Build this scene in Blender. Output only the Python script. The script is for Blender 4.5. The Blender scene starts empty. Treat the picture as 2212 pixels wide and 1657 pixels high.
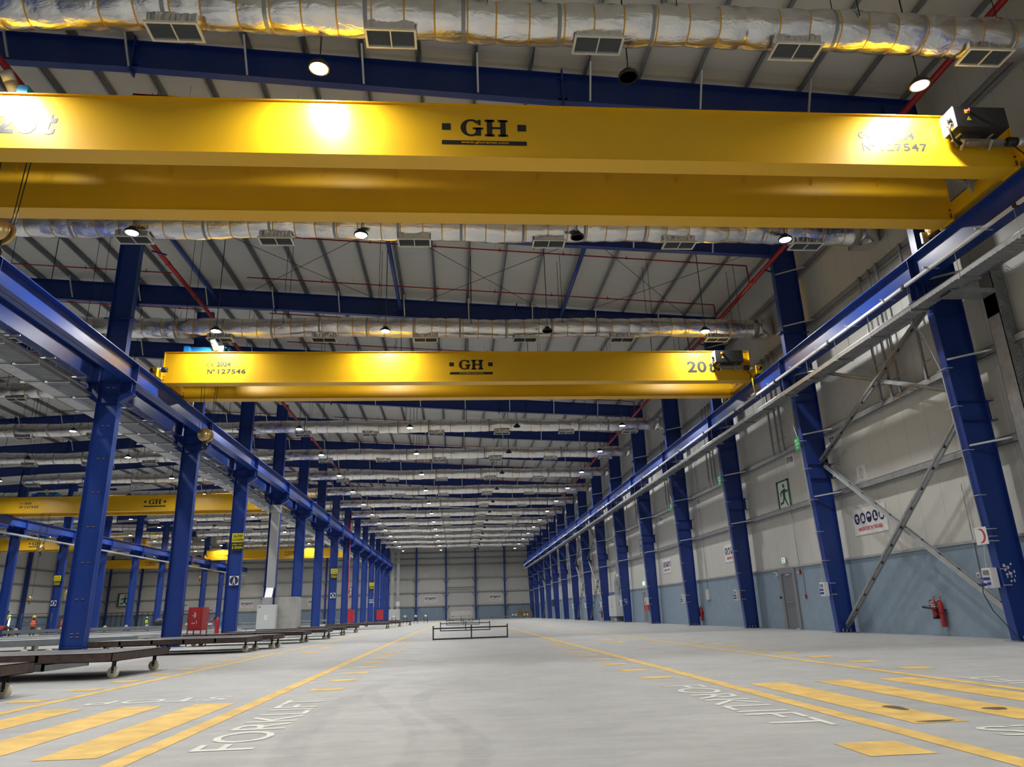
import bpy, bmesh, math, random
from mathutils import Vector, Matrix
random.seed(7)
SC = bpy.context.scene
COL = SC.collection
PI = math.pi
# ------------------------------------------------------------------ camera
cam_d = bpy.data.cameras.new('camera')
cam = bpy.data.objects.new('camera', cam_d); COL.objects.link(cam)
RGT = Vector((0.99695, -0.07255, -0.02874)); DWN = Vector((-0.00528, 0.30485, -0.95239)); FWD = Vector((0.07786, 0.94963, 0.30353))
m = Matrix(((RGT.x, -DWN.x, -FWD.x, 0), (RGT.y, -DWN.y, -FWD.y, 0), (RGT.z, -DWN.z, -FWD.z, 0.954), (0, 0, 0, 1)))
cam.matrix_world = m
cam_d.sensor_fit = 'HORIZONTAL'; cam_d.sensor_width = 36.0
cam_d.lens = 1552.6 / 2212 * 36.0
cam_d.clip_start = 0.05; cam_d.clip_end = 600
SC.camera = cam
# ------------------------------------------------------------------ world, exposure
w = bpy.data.worlds.new('world'); SC.world = w; w.use_nodes = True
w.node_tree.nodes['Background'].inputs[0].default_value = (0.8, 0.87, 1.0, 1)
w.node_tree.nodes['Background'].inputs[1].default_value = 0.25
SC.view_settings.view_transform = 'Standard'; SC.view_settings.look = 'None'
SC.view_settings.gamma = 1.0; SC.view_settings.use_curve_mapping = False
SC.view_settings.exposure = 0.0
LAMP_W = 270.0
cy = SC.cycles
cy.use_denoising = True
cy.max_bounces = 8; cy.diffuse_bounces = 4; cy.glossy_bounces = 4; cy.transmission_bounces = 2; cy.transparent_max_bounces = 4
cy.sample_clamp_indirect = 6.0; cy.caustics_reflective = False; cy.caustics_refractive = False
cy.use_light_tree = True
# ------------------------------------------------------------------ materials
def nm(name):
    mt = bpy.data.materials.new(name); mt.use_nodes = True
    return mt, mt.node_tree, mt.node_tree.nodes['Principled BSDF']
def mat(name, col, rough=0.5, metal=0.0, spec=0.5, noise=0.0, scale=4.0, bump=0.0, bscale=20.0, emit=None, es=0.0):
    mt, nt, b = nm(name)
    b.inputs['Base Color'].default_value = (*col, 1); b.inputs['Roughness'].default_value = rough
    b.inputs['Metallic'].default_value = metal; b.inputs['Specular IOR Level'].default_value = spec
    if noise > 0 or bump > 0:
        tc = nt.nodes.new('ShaderNodeTexCoord')
    if noise > 0:
        nz = nt.nodes.new('ShaderNodeTexNoise'); nz.inputs['Scale'].default_value = scale; nz.inputs['Detail'].default_value = 4
        nt.links.new(tc.outputs['Object'], nz.inputs['Vector'])
        rp = nt.nodes.new('ShaderNodeMapRange'); rp.inputs[1].default_value = 0.3; rp.inputs[2].default_value = 0.7
        rp.inputs[3].default_value = 1 - noise; rp.inputs[4].default_value = 1 + noise
        nt.links.new(nz.outputs[0], rp.inputs[0])
        mx = nt.nodes.new('ShaderNodeVectorMath'); mx.operation = 'SCALE'; mx.inputs[0].default_value = col
        nt.links.new(rp.outputs[0], mx.inputs['Scale']); nt.links.new(mx.outputs[0], b.inputs['Base Color'])
    if bump > 0:
        n2 = nt.nodes.new('ShaderNodeTexNoise'); n2.inputs['Scale'].default_value = bscale; n2.inputs['Detail'].default_value = 3
        nt.links.new(tc.outputs['Object'], n2.inputs['Vector'])
        bp = nt.nodes.new('ShaderNodeBump'); bp.inputs['Strength'].default_value = bump; bp.inputs['Distance'].default_value = 0.05
        nt.links.new(n2.outputs[0], bp.inputs['Height']); nt.links.new(bp.outputs[0], b.inputs['Normal'])
    if emit:
        b.inputs['Emission Color'].default_value = (*emit, 1); b.inputs['Emission Strength'].default_value = es
        try: mt.cycles.emission_sampling = 'NONE'
        except Exception: pass
    return mt
def panel_mat(name, col, axis, pitch, line=0.012, dark=0.55, rough=0.45, rib=0.0, ribp=0.1):
    """painted sheet with thin joints every `pitch` along `axis` (object = world coordinates)"""
    mt, nt, b = nm(name)
    b.inputs['Roughness'].default_value = rough
    L = nt.links.new
    tc = nt.nodes.new('ShaderNodeTexCoord'); sp = nt.nodes.new('ShaderNodeSeparateXYZ'); L(tc.outputs['Object'], sp.inputs[0])
    def mth(op, a, v=None, c=None):
        n = nt.nodes.new('ShaderNodeMath'); n.operation = op
        if hasattr(a, 'is_linked'): L(a, n.inputs[0])
        else: n.inputs[0].default_value = a
        if v is not None:
            if hasattr(v, 'is_linked'): L(v, n.inputs[1])
            else: n.inputs[1].default_value = v
        return n.outputs[0]
    t = mth('FRACT', mth('DIVIDE', sp.outputs[axis], pitch))
    isl = mth('LESS_THAN', t, line / pitch)
    nz = nt.nodes.new('ShaderNodeTexNoise'); nz.inputs['Scale'].default_value = 0.35; nz.inputs['Detail'].default_value = 3; L(tc.outputs['Object'], nz.inputs['Vector'])
    var = mth('ADD', mth('MULTIPLY', nz.outputs[0], 0.12), 0.94)
    k = mth('MULTIPLY', var, mth('SUBTRACT', 1.0, mth('MULTIPLY', isl, 1 - dark)))
    mx = nt.nodes.new('ShaderNodeVectorMath'); mx.operation = 'SCALE'; mx.inputs[0].default_value = col
    L(k, mx.inputs['Scale']); L(mx.outputs[0], b.inputs['Base Color'])
    if rib > 0:
        wv = mth('PINGPONG', mth('DIVIDE', sp.outputs[axis], ribp), 0.5)
        bp = nt.nodes.new('ShaderNodeBump'); bp.inputs['Strength'].default_value = rib; bp.inputs['Distance'].default_value = 0.01
        L(wv, bp.inputs['Height']); L(bp.outputs[0], b.inputs['Normal'])
    return mt
BLUE = mat('blue steel paint', (0.010, 0.036, 0.215), 0.38, 0, 0.5, noise=0.08, scale=1.2)
BLUEC = mat('blue column paint', (0.012, 0.045, 0.255), 0.36, 0, 0.5, noise=0.10, scale=1.5)
YEL = mat('yellow crane paint', (0.80, 0.455, 0.010), 0.36, 0, 0.5, noise=0.03, scale=0.6)
BLACK = mat('black vinyl', (0.012, 0.012, 0.014), 0.45)
BOXB = mat('black sheet', (0.016, 0.016, 0.017), 0.5)
DARK = mat('dark steel', (0.03, 0.03, 0.033), 0.45, 0.3)
GALV = mat('galvanised steel', (0.36, 0.37, 0.38), 0.42, 0.55, noise=0.15, scale=6)
PURL = mat('purlin steel', (0.22, 0.235, 0.25), 0.45, 0.45, noise=0.1, scale=3)
LGALV = mat('bright zinc', (0.62, 0.63, 0.64), 0.35, 0.5)
WHITE = mat('white paint', (0.78, 0.78, 0.77), 0.4)
CREAM = mat('cream polyamide', (0.66, 0.61, 0.48), 0.5, noise=0.08, scale=8)
GREY = mat('grey paint', (0.33, 0.35, 0.36), 0.45)
LGREY = mat('light grey paint', (0.55, 0.57, 0.57), 0.4)
MGREY = mat('mid grey plastic', (0.20, 0.21, 0.22), 0.5)
RED = mat('red paint', (0.42, 0.025, 0.03), 0.35, noise=0.05, scale=5)
PIPER = mat('red pipe paint', (0.36, 0.012, 0.02), 0.38)
GREEN = mat('green sign', (0.0, 0.30, 0.07), 0.45)
DGREEN = mat('dark green sign', (0.005, 0.13, 0.045), 0.45)
NAVY = mat('navy sign', (0.012, 0.012, 0.09), 0.45)
SIGNY = mat('yellow sign', (0.78, 0.68, 0.02), 0.45)
SIGNW = mat('white sign', (0.80, 0.80, 0.80), 0.4)
REDINK = mat('red ink', (0.55, 0.02, 0.03), 0.5)
GREYINK = mat('grey ink', (0.45, 0.45, 0.45), 0.5)
TAPE = mat('orange tape', (0.62, 0.34, 0.05), 0.35, 0.3)
STRAP = mat('grey strap', (0.30, 0.31, 0.31), 0.5, 0.2)
LOUV = mat('grille louvre', (0.30, 0.32, 0.33), 0.5, 0.2)
GFRAME = mat('grille frame', (0.72, 0.72, 0.66), 0.45)
RUST = mat('mill scale steel', (0.060, 0.038, 0.032), 0.55, 0.2, noise=0.35, scale=7)
DECK = mat('worn deck plate', (0.16, 0.165, 0.17), 0.42, 0.5, noise=0.15, scale=5)
GSTEEL = mat('grey primer steel', (0.17, 0.185, 0.20), 0.5, 0.1, noise=0.1, scale=3)
LSTEEL = mat('pale steel', (0.42, 0.44, 0.45), 0.45, 0.3, noise=0.1, scale=4)
BRASS = mat('yellow zinc', (0.62, 0.45, 0.20), 0.3, 0.7)
HOISTB = mat('light blue paint', (0.02, 0.22, 0.62), 0.4)
BEIGE = mat('beige cover', (0.55, 0.47, 0.30), 0.4)
ALU = mat('aluminium', (0.60, 0.61, 0.62), 0.35, 0.8)
RUBBER = mat('black rubber', (0.01, 0.01, 0.01), 0.6)
LENS = mat('lit lens', (0.9, 0.9, 0.9), 0.4, emit=(1.0, 0.985, 0.95), es=30.0)
LENSOFF = mat('unlit lens', (0.62, 0.57, 0.52), 0.4)
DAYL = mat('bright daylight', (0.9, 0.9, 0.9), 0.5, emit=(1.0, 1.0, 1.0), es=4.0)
CARD = mat('cardboard', (0.23, 0.15, 0.085), 0.7, noise=0.2, scale=6)
WRAP = mat('shrink wrapped timber', (0.46, 0.45, 0.42), 0.35, noise=0.1, scale=3)
CONC = mat('precast concrete', (0.36, 0.36, 0.34), 0.7, noise=0.12, scale=2.5)
SKIN = mat('skin', (0.16, 0.085, 0.055), 0.5)
HIVIS = mat('orange hi-vis', (0.95, 0.12, 0.04), 0.5)
HIVISY = mat('yellow hi-vis', (0.62, 0.80, 0.05), 0.5)
CLOTH = mat('dark workwear', (0.07, 0.065, 0.06), 0.8)
HELY = mat('yellow helmet', (0.85, 0.62, 0.02), 0.35)
HELB = mat('blue helmet', (0.02, 0.05, 0.25), 0.35)
HELW = mat('white helmet', (0.8, 0.8, 0.8), 0.35)
HELR = mat('red helmet', (0.75, 0.06, 0.03), 0.35)
PAINTY = mat('worn yellow floor paint', (0.66, 0.43, 0.10), 0.55, noise=0.22, scale=3.5)
PAINTW = mat('worn white floor paint', (0.66, 0.66, 0.60), 0.55, noise=0.12, scale=5)
OIL = mat('oil stain', (0.10, 0.055, 0.008), 0.4, noise=0.3, scale=8)
def foil_mat():
    mt, nt, b = nm('foil jacket'); L = nt.links.new
    b.inputs['Base Color'].default_value = (0.80, 0.79, 0.78, 1); b.inputs['Metallic'].default_value = 1.0; b.inputs['Roughness'].default_value = 0.24
    tc = nt.nodes.new('ShaderNodeTexCoord'); mp = nt.nodes.new('ShaderNodeMapping'); mp.inputs['Scale'].default_value = (2.2, 5, 5); L(tc.outputs['Object'], mp.inputs[0])
    n1 = nt.nodes.new('ShaderNodeTexNoise'); n1.inputs['Scale'].default_value = 1.0; n1.inputs['Detail'].default_value = 5; n1.inputs['Roughness'].default_value = 0.55; n1.inputs['Distortion'].default_value = 0.6
    L(mp.outputs[0], n1.inputs['Vector'])
    bp = nt.nodes.new('ShaderNodeBump'); bp.inputs['Strength'].default_value = 0.55; bp.inputs['Distance'].default_value = 0.06
    L(n1.outputs[0], bp.inputs['Height']); L(bp.outputs[0], b.inputs['Normal'])
    return mt
FOIL = foil_mat()
def floor_mat():
    mt, nt, b = nm('power floated concrete'); L = nt.links.new
    tc = nt.nodes.new('ShaderNodeTexCoord')
    def noise(sx, sy, sc, det, dist=0.0):
        mp = nt.nodes.new('ShaderNodeMapping'); mp.inputs['Scale'].default_value = (sx, sy, 1); L(tc.outputs['Object'], mp.inputs[0])
        n = nt.nodes.new('ShaderNodeTexNoise'); n.inputs['Scale'].default_value = sc; n.inputs['Detail'].default_value = det; n.inputs['Distortion'].default_value = dist; n.inputs['Roughness'].default_value = 0.6
        L(mp.outputs[0], n.inputs['Vector']); return n.outputs[0]
    def rng(x, a, c, lo, hi):
        r = nt.nodes.new('ShaderNodeMapRange'); r.inputs[1].default_value = a; r.inputs[2].default_value = c; r.inputs[3].default_value = lo; r.inputs[4].default_value = hi; L(x, r.inputs[0]); return r.outputs[0]
    def mul(a, c):
        n = nt.nodes.new('ShaderNodeMath'); n.operation = 'MULTIPLY'; L(a, n.inputs[0]); L(c, n.inputs[1]); return n.outputs[0]
    k = mul(rng(noise(1, 1, 0.5, 5, 0.8), 0.3, 0.7, 0.90, 1.08), rng(noise(0.8, 2.5, 1.7, 6, 0.4), 0.35, 0.7, 1.05, 0.86))
    k = mul(k, rng(noise(1, 1, 9, 3), 0.3, 0.7, 0.96, 1.04))
    mx = nt.nodes.new('ShaderNodeVectorMath'); mx.operation = 'SCALE'; mx.inputs[0].default_value = (0.365, 0.372, 0.37)
    L(k, mx.inputs['Scale'])
    # two tyre scuffs (wear with a shape of their own): wavy dark tracks near the lane centre
    sp = nt.nodes.new('ShaderNodeSeparateXYZ'); L(tc.outputs['Object'], sp.inputs[0])
    def mth(op, a, v):
        n = nt.nodes.new('ShaderNodeMath'); n.operation = op
        for i, q in enumerate((a, v)):
            if hasattr(q, 'is_linked'): L(q, n.inputs[i])
            else: n.inputs[i].default_value = q
        return n.outputs[0]
    def track(x0, amp, fr, ph, wd):
        cx = mth('ADD', mth('MULTIPLY', mth('SINE', mth('ADD', mth('MULTIPLY', sp.outputs[1], fr), ph), 0), amp), x0)
        d = mth('ABSOLUTE', mth('SUBTRACT', sp.outputs[0], cx), 0)
        return rng(d, wd * 0.6, wd, 1.0, 0.0)
    fade = mth('MULTIPLY', rng(sp.outputs[1], 11.0, 13.0, 1.0, 0.0), rng(noise(1, 0.6, 3, 4), 0.35, 0.6, 0.2, 1.0))
    t = mth('MAXIMUM', mth('MAXIMUM', track(-0.15, 0.30, 0.95, 2.2, 0.14), track(-0.75, 0.45, 0.62, 4.0, 0.12)), track(-1.15, 0.25, 0.5, 0.6, 0.18))
    t = mth('MULTIPLY', mth('MULTIPLY', t, fade), 0.30)
    dk = nt.nodes.new('ShaderNodeMixRGB'); dk.inputs[2].default_value = (0.16, 0.165, 0.17, 1); L(t, dk.inputs[0]); L(mx.outputs[0], dk.inputs[1])
    L(dk.outputs[0], b.inputs['Base Color'])
    L(rng(noise(1, 1, 1.4, 5), 0.3, 0.7, 0.42, 0.62), b.inputs['Roughness'])
    b.inputs['Specular IOR Level'].default_value = 0.4
    return mt
FLOORM = floor_mat()
WALLP = panel_mat('white sandwich panel', (0.60, 0.60, 0.56), 1, 1.0, 0.014, 0.62)
WALLE = panel_mat('white end panel', (0.60, 0.60, 0.56), 0, 1.0, 0.02, 0.75)
ROOFP = panel_mat('white roof panel', (0.60, 0.59, 0.54), 1, 1.0, 0.02, 0.82, rib=0.25, ribp=0.125)
WAINM = mat('blue grey wainscot', (0.235, 0.315, 0.40), 0.6, noise=0.06, scale=3, bump=0.1, bscale=30)
# ------------------------------------------------------------------ mesh builder
class MB:
    def __init__(s): s.v = []; s.f = []; s.mi = []; s.sm = []
    def quadset(s, vs, fs, mi=0, sm=False):
        o = len(s.v); s.v += [tuple(p) for p in vs]
        for f in fs: s.f.append(tuple(i + o for i in f)); s.mi.append(mi); s.sm.append(sm)
        return s
    def box(s, x0, x1, y0, y1, z0, z1, mi=0):
        vs = [(x, y, z) for z in (z0, z1) for y in (y0, y1) for x in (x0, x1)]
        return s.quadset(vs, [(0, 2, 3, 1), (4, 5, 7, 6), (0, 1, 5, 4), (2, 6, 7, 3), (0, 4, 6, 2), (1, 3, 7, 5)], mi)
    def bar(s, a, b, wd, ht, up=(0, 0, 1), mi=0):
        a = Vector(a); b = Vector(b); d = (b - a).normalized(); u = Vector(up)
        sd = d.cross(u)
        if sd.length < 1e-4: sd = d.cross(Vector((1, 0, 0)))
        sd.normalize(); u = sd.cross(d)
        vs = [p + sd * (i * wd / 2) + u * (j * ht / 2) for p in (a, b) for j in (-1, 1) for i in (-1, 1)]
        return s.quadset(vs, [(0, 2, 3, 1), (4, 5, 7, 6), (0, 1, 5, 4), (2, 6, 7, 3), (0, 4, 6, 2), (1, 3, 7, 5)], mi)
    def prism(s, pts, off, mi=0):
        """planar polygon pts extruded by vector off"""
        n = len(pts); off = Vector(off); vs = [Vector(p) for p in pts] + [Vector(p) + off for p in pts]
        fs = [tuple(range(n - 1, -1, -1)), tuple(range(n, 2 * n))] + [(i, (i + 1) % n, n + (i + 1) % n, n + i) for i in range(n)]
        return s.quadset(vs, fs, mi)
    def tube(s, pts, r, n=8, mi=0, cap=True, sm=True):
        pts = [Vector(p) for p in pts]; rs = r if isinstance(r, (list, tuple)) else [r] * len(pts)
        vs = []; fs = []
        ref = Vector((0, 0, 1))
        d0 = (pts[1] - pts[0]).normalized()
        if abs(d0.z) > 0.9: ref = Vector((1, 0, 0))
        for i, p in enumerate(pts):
            d = (pts[min(i + 1, len(pts) - 1)] - pts[max(i - 1, 0)]).normalized()
            a = d.cross(ref)
            if a.length < 1e-5: a = d.cross(Vector((0, 1, 0)))
            a.normalize(); c = d.cross(a)
            for k in range(n):
                t = 2 * PI * k / n; vs.append(p + (a * math.cos(t) + c * math.sin(t)) * rs[i])
        for i in range(len(pts) - 1):
            for k in range(n):
                fs.append((i * n + k, i * n + (k + 1) % n, (i + 1) * n + (k + 1) % n, (i + 1) * n + k))
        s.quadset(vs, fs, mi, sm)
        if cap:
            o = len(s.v) - len(vs); e = o + (len(pts) - 1) * n
            s.f.append(tuple(o + k for k in range(n - 1, -1, -1))); s.mi.append(mi); s.sm.append(False)
            s.f.append(tuple(e + k for k in range(n))); s.mi.append(mi); s.sm.append(False)
        return s
    def lathe(s, prof, c=(0, 0, 0), axis='z', n=20, mi=0, sm=True):
        """profile [(r, t)] turned about axis through c"""
        vs = []
        for r, t in prof:
            for k in range(n):
                a = 2 * PI * k / n; x, y = r * math.cos(a), r * math.sin(a)
                v = {'z': (x, y, t), 'x': (t, x, y), 'y': (y, t, x)}[axis]
                vs.append((v[0] + c[0], v[1] + c[1], v[2] + c[2]))
        fs = [(i * n + k, i * n + (k + 1) % n, (i + 1) * n + (k + 1) % n, (i + 1) * n + k) for i in range(len(prof) - 1) for k in range(n)]
        s.quadset(vs, fs, mi, sm)
        o = len(s.v) - len(vs); e = o + (len(prof) - 1) * n
        if prof[0][0] > 1e-4: s.f.append(tuple(o + k for k in range(n - 1, -1, -1))); s.mi.append(mi); s.sm.append(False)
        if prof[-1][0] > 1e-4: s.f.append(tuple(e + k for k in range(n))); s.mi.append(mi); s.sm.append(False)
        return s
    def poly(s, o, xd, yd, pts, mi=0, lift=0.0):
        """flat polygon in the plane o + x*xd + y*yd"""
        o = Vector(o); xd = Vector(xd); yd = Vector(yd); nrm = xd.cross(yd).normalized() * lift
        return s.quadset([o + xd * p[0] + yd * p[1] + nrm for p in pts], [tuple(range(len(pts)))], mi)
    def disc(s, o, xd, yd, cx, cy, r, mi=0, lift=0.0, n=24, ry=None):
        return s.poly(o, xd, yd, [(cx + r * math.cos(2 * PI * k / n), cy + (ry or r) * math.sin(2 * PI * k / n)) for k in range(n)], mi, lift)
    def mesh(s, name, mats):
        me = bpy.data.meshes.new(name); me.from_pydata(s.v, [], s.f)
        for mt in (mats if isinstance(mats, (list, tuple)) else [mats]): me.materials.append(mt)
        me.polygons.foreach_set('material_index', s.mi); me.polygons.foreach_set('use_smooth', s.sm)
        bm = bmesh.new(); bm.from_mesh(me); bmesh.ops.recalc_face_normals(bm, faces=bm.faces); bm.to_mesh(me); bm.free()
        me.update(); return me
    def build(s, name, mats, parent=None):
        return put(name, s.mesh(name, mats), parent)
def put(name, me, parent=None, loc=None):
    o = bpy.data.objects.new(name, me); COL.objects.link(o)
    if parent is not None:
        o.parent = parent
        b = Vector((0, 0, 0)); p = parent
        while p is not None: b += p.location; p = p.parent
        o.location = (Vector(loc) if loc is not None else Vector((0, 0, 0))) - b
    elif loc is not None: o.location = loc
    return o
def short(l):
    w = l.split()
    for drop in ('the', 'a', 'an', 'from', 'of'):
        while len(w) > 16 and drop in w[1:]: w.pop(1 + w[1:].index(drop))
    return ' '.join(w[:16])
def tag(o, label=None, cat=None, group=None, kind='thing'):
    if label: o['label'] = short(label)
    if cat: o['category'] = cat
    if group: o['group'] = group
    if kind: o['kind'] = kind
    return o
def thing(name, label, cat, loc=(0, 0, 0), group=None):
    o = bpy.data.objects.new(name, None); COL.objects.link(o); o.location = loc; o.empty_display_size = 0.2
    return tag(o, label, cat, group)
def one(name, mb, mats, label, cat, group=None):
    return tag(mb.build(name, mats), label, cat, group)
def struct(name, mb, mats, parent=None):
    o = mb.build(name, mats, parent)
    if parent is None: o['kind'] = 'structure'
    return o
KIDS = {}
def kids(o):
    return [c for c in COL.objects if c.parent == o]
def tree(o):
    return (o, [tree(c) for c in kids(o)])
def dup(t, off, label=None, group=None, skip=()):
    """copy a thing (tree() of it), moved by off"""
    def cp(t, par):
        o, ch = t
        if o.name.split('.')[0] in skip: return None
        c = o.copy(); COL.objects.link(c)
        if par is not None: c.parent = par
        for x in ch: cp(x, c)
        return c
    r = cp(t, None); r.location = Vector(t[0].location) + Vector(off)
    if label: r['label'] = short(label)
    if group: r['group'] = group
    return r
ORD = ['first', 'second', 'third', 'fourth', 'fifth', 'sixth', 'seventh', 'eighth', 'ninth', 'tenth', 'eleventh', 'twelfth', 'thirteenth', 'fourteenth', 'fifteenth', 'sixteenth', 'seventeenth', 'eighteenth', 'nineteenth', 'twentieth']
def nth(i):
    if i < 20: return ORD[i]
    return ['twenty', 'thirty', 'forty', 'fifty'][(i + 1) // 10 - 2] + '-' + ORD[(i + 1) % 10 - 1] if (i + 1) % 10 else ['twentieth', 'thirtieth', 'fortieth', 'fiftieth'][(i + 1) // 10 - 2]
# ------------------------------------------------------------------ lettering (built-in vector font turned into flat meshes)
TXT = {}
def glyphs(body, bold=0.0, space=1.0, shear=0.0):
    key = (body, bold, space, shear)
    if key in TXT: return TXT[key]
    cu = bpy.data.curves.new('lettering', 'FONT'); cu.body = body; cu.size = 1.0; cu.offset = bold; cu.space_character = space; cu.shear = shear
    cu.align_x = 'LEFT'; cu.resolution_u = 3
    ob = bpy.data.objects.new('lettering', cu); COL.objects.link(ob)
    bpy.context.view_layer.update()
    dg = bpy.context.evaluated_depsgraph_get()
    me = ob.evaluated_get(dg).to_mesh()
    vs = [tuple(v.co) for v in me.vertices]; fs = [tuple(p.vertices) for p in me.polygons]
    ob.evaluated_get(dg).to_mesh_clear()
    bpy.data.objects.remove(ob); bpy.data.curves.remove(cu)
    x0 = min(v[0] for v in vs); x1 = max(v[0] for v in vs); y0 = min(v[1] for v in vs); y1 = max(v[1] for v in vs)
    TXT[key] = ([((v[0] - x0) / (x1 - x0), (v[1] - y0) / (y1 - y0)) for v in vs], fs)
    return TXT[key]
def text(mb, body, o, xd, yd, x0, x1, y0, y1, mi=0, lift=0.004, **k):
    """fit the word into the rectangle x0..x1, y0..y1 of the plane o + x*xd + y*yd"""
    vs, fs = glyphs(body, **k)
    o = Vector(o); xd = Vector(xd); yd = Vector(yd); n = xd.cross(yd).normalized() * lift
    mb.quadset([o + xd * (x0 + (x1 - x0) * v[0]) + yd * (y0 + (y1 - y0) * v[1]) + n for v in vs], fs, mi)
    return mb
# ================================================================== SETTING
XR, XL, XC, XW = 13.42, -62.4, -24.5, -62.4          # side wall, opposite wall, ridge
YB, YE = -14.0, 136.6
def zr(x):                                           # top of the rafters
    return 15.47 - 0.0594 * (x if x > XC else 2 * XC - x)
mb = MB(); mb.box(XL - 1, XR + 1, YB, YE + 1, -0.25, 0.0); FLOOR = struct('floor', mb, FLOORM)
Zf = 0.0025
def fbox(mb, x0, x1, y0, y1, mi=0): mb.quadset([(x0, y0, Zf), (x1, y0, Zf), (x1, y1, Zf), (x0, y1, Zf)], [(0, 1, 2, 3)], mi)
def mark(name, rects, mt=PAINTY):
    b = MB()
    for r in rects: fbox(b, *r)
    return b.build(name, mt, FLOOR)
for x0, x1 in ((-2.52, -2.34), (-5.40, -5.24), (3.31, 3.49), (6.03, 6.19)): mark('lane_line', [(x0, x1, -6.0, 134.0)])
for x0 in (-3.18, -4.03, -4.95): mark('crossing_stripe', [(x0, x0 + 0.48, 6.2, 9.75)])
for x0 in (3.71, 4.59, 5.43): mark('crossing_stripe', [(x0, x0 + 0.46, 6.15, 9.68)])
def dashes(x0, x1, ys, dy):
    for y in ys: mark('lane_dash', [(x0, x1, y, y + dy)])
dashes(-5.98, -5.56, [10.82 + 1.5 * i for i in range(10)], 0.36)
dashes(-2.05, -1.60, [10.9 + 1.48 * i for i in range(8)], 0.34); dashes(-2.05, -1.60, [24.2, 25.7, 27.2, 28.7], 0.34)
dashes(2.66, 3.12, [4.98], 0.49); dashes(2.64, 3.08, [10.85 + 1.45 * i for i in range(10)], 0.32)
dashes(6.55, 7.02, [10.82 + 1.48 * i for i in range(8)], 0.36)
dashes(4.65, 5.1, [22.6, 24.7], 0.9); dashes(-4.6, -4.1, [22.6, 25.6], 0.9)
def fword(body, x, y, ang, ln, ht, **k):
    a = math.radians(ang); b = MB()
    text(b, body, (x, y, Zf + 0.001), (math.cos(a), math.sin(a), 0), (-math.sin(a), math.cos(a), 0), 0, ln, 0, ht, 0, 0.0, **k)
    return b.build('painted_word', PAINTW, FLOOR)
fword('STOP', -2.96, 10.60, 180, 1.75, 0.46)
fword('FORKLIFT', -1.58, 6.30, 90, 3.5, 0.50)
fword('FORKLIFT', 2.62, 9.75, -90, 3.5, 0.50)
fword('FORKLIFT', 6.86, 6.1, 90, 3.45, 0.47)
fword('STOP', 3.96, 5.45, 0, 1.75, 0.42)
b = MB()
for (x, y, rx, ry) in ((4.09, 7.05, 0.07, 0.20), (3.93, 6.22, 0.16, 0.045), (4.85, 6.75, 0.10, 0.10)):
    b.quadset([(x + rx * math.cos(t) * (1 + 0.2 * math.sin(3 * t)), y + ry * math.sin(t) * (1 + .15 * math.cos(2 * t)), Zf + 0.0012) for t in [2 * PI * i / 18 for i in range(18)]], [tuple(range(18))])
b.build('oil_stain', OIL, FLOOR)
# side wall with wainscot
mb = MB(); mb.box(XR, XR + 0.15, YB, YE, 0, 15.2); WR = struct('wall_right', mb, WALLP)
mb = MB(); mb.box(XR - 0.05, XR + 0.01, YB, YE, 0, 2.33); mb.build('wainscot', WAINM, WR)
mb = MB(); mb.box(XR - 0.10, XR + 0.01, YB, YE, 2.33, 2.40); mb.build('wainscot_cap', LSTEEL, WR)
mb = MB(); mb.box(XL - 0.15, XL, YB, YE, 0, 15.2); WL = struct('wall_left', mb, WALLP)
mb = MB(); mb.box(XL - 0.01, XL + 0.05, YB, YE, 0, 2.4); mb.build('wainscot', WAINM, WL)
mb = MB(); mb.prism([(XL, YE, 0), (XR, YE, 0), (XR, YE, 14.9), (XC, YE, 17.2), (XL, YE, 14.9)], (0, 0.15, 0)); WF = struct('wall_far', mb, WALLE)
mb = MB(); mb.box(XL, -1.9, YE - 0.05, YE + 0.01, 0, 2.42); mb.box(3.4, XR - .06, YE - 0.05, YE + 0.01, 0, 2.42); mb.build('wainscot', WAINM, WF)
mb = MB(); mb.prism([(XL, YB, 0), (XR, YB, 0), (XR, YB, 14.9), (XC, YB, 17.2), (XL, YB, 14.9)], (0, -0.15, 0)); struct('wall_back', mb, WALLE)
# roof sheeting
mb = MB()
for xa, xb in ((XC, XR + 0.2), (XL - 0.2, XC)):
    za, zb = zr(xa) + 0.23, zr(xb) + 0.23
    mb.prism([(xa, YB - .1, za), (xb, YB - .1, zb), (xb, YB - .1, zb + 0.12), (xa, YB - .1, za + 0.12)], (0, YE - YB + 0.3, 0))
struct('ceiling', mb, ROOFP)
# door in the side wall between the second and third columns, roller door in the end wall
mb = MB(); X = XR - 0.06
mb.box(X - 0.05, X + 0.04, 28.50, 28.72, 0, 2.36); mb.box(X - 0.05, X + 0.04, 29.72, 29.94, 0, 2.36); mb.box(X - 0.05, X + 0.04, 28.72, 29.72, 2.14, 2.36)
D1 = struct('door_1', mb, mat('grey door frame', (0.21, 0.23, 0.25), 0.5))
mb = MB(); mb.box(X - 0.015, X + 0.005, 28.72, 29.72, 0.0, 2.14); mb.build('leaf', mat('grey door leaf', (0.16, 0.165, 0.18), 0.5), D1)
mb = MB(); mb.tube([(X - 0.02, 29.55, 1.02), (X - 0.06, 29.55, 1.02), (X - 0.06, 28.95, 1.02), (X - 0.02, 28.95, 1.02)], 0.016); mb.build('push_bar', GALV, D1)
mb = MB(); mb.box(X - 0.05, X + 0.01, 28.95, 29.35, 2.06, 2.12); mb.build('door_closer', LGALV, D1)
mb = MB(); mb.box(X - 0.1, X + 0.1, 28.6, 28.85, 0.0, 0.05); mb.build('threshold', LGALV, D1)
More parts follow.
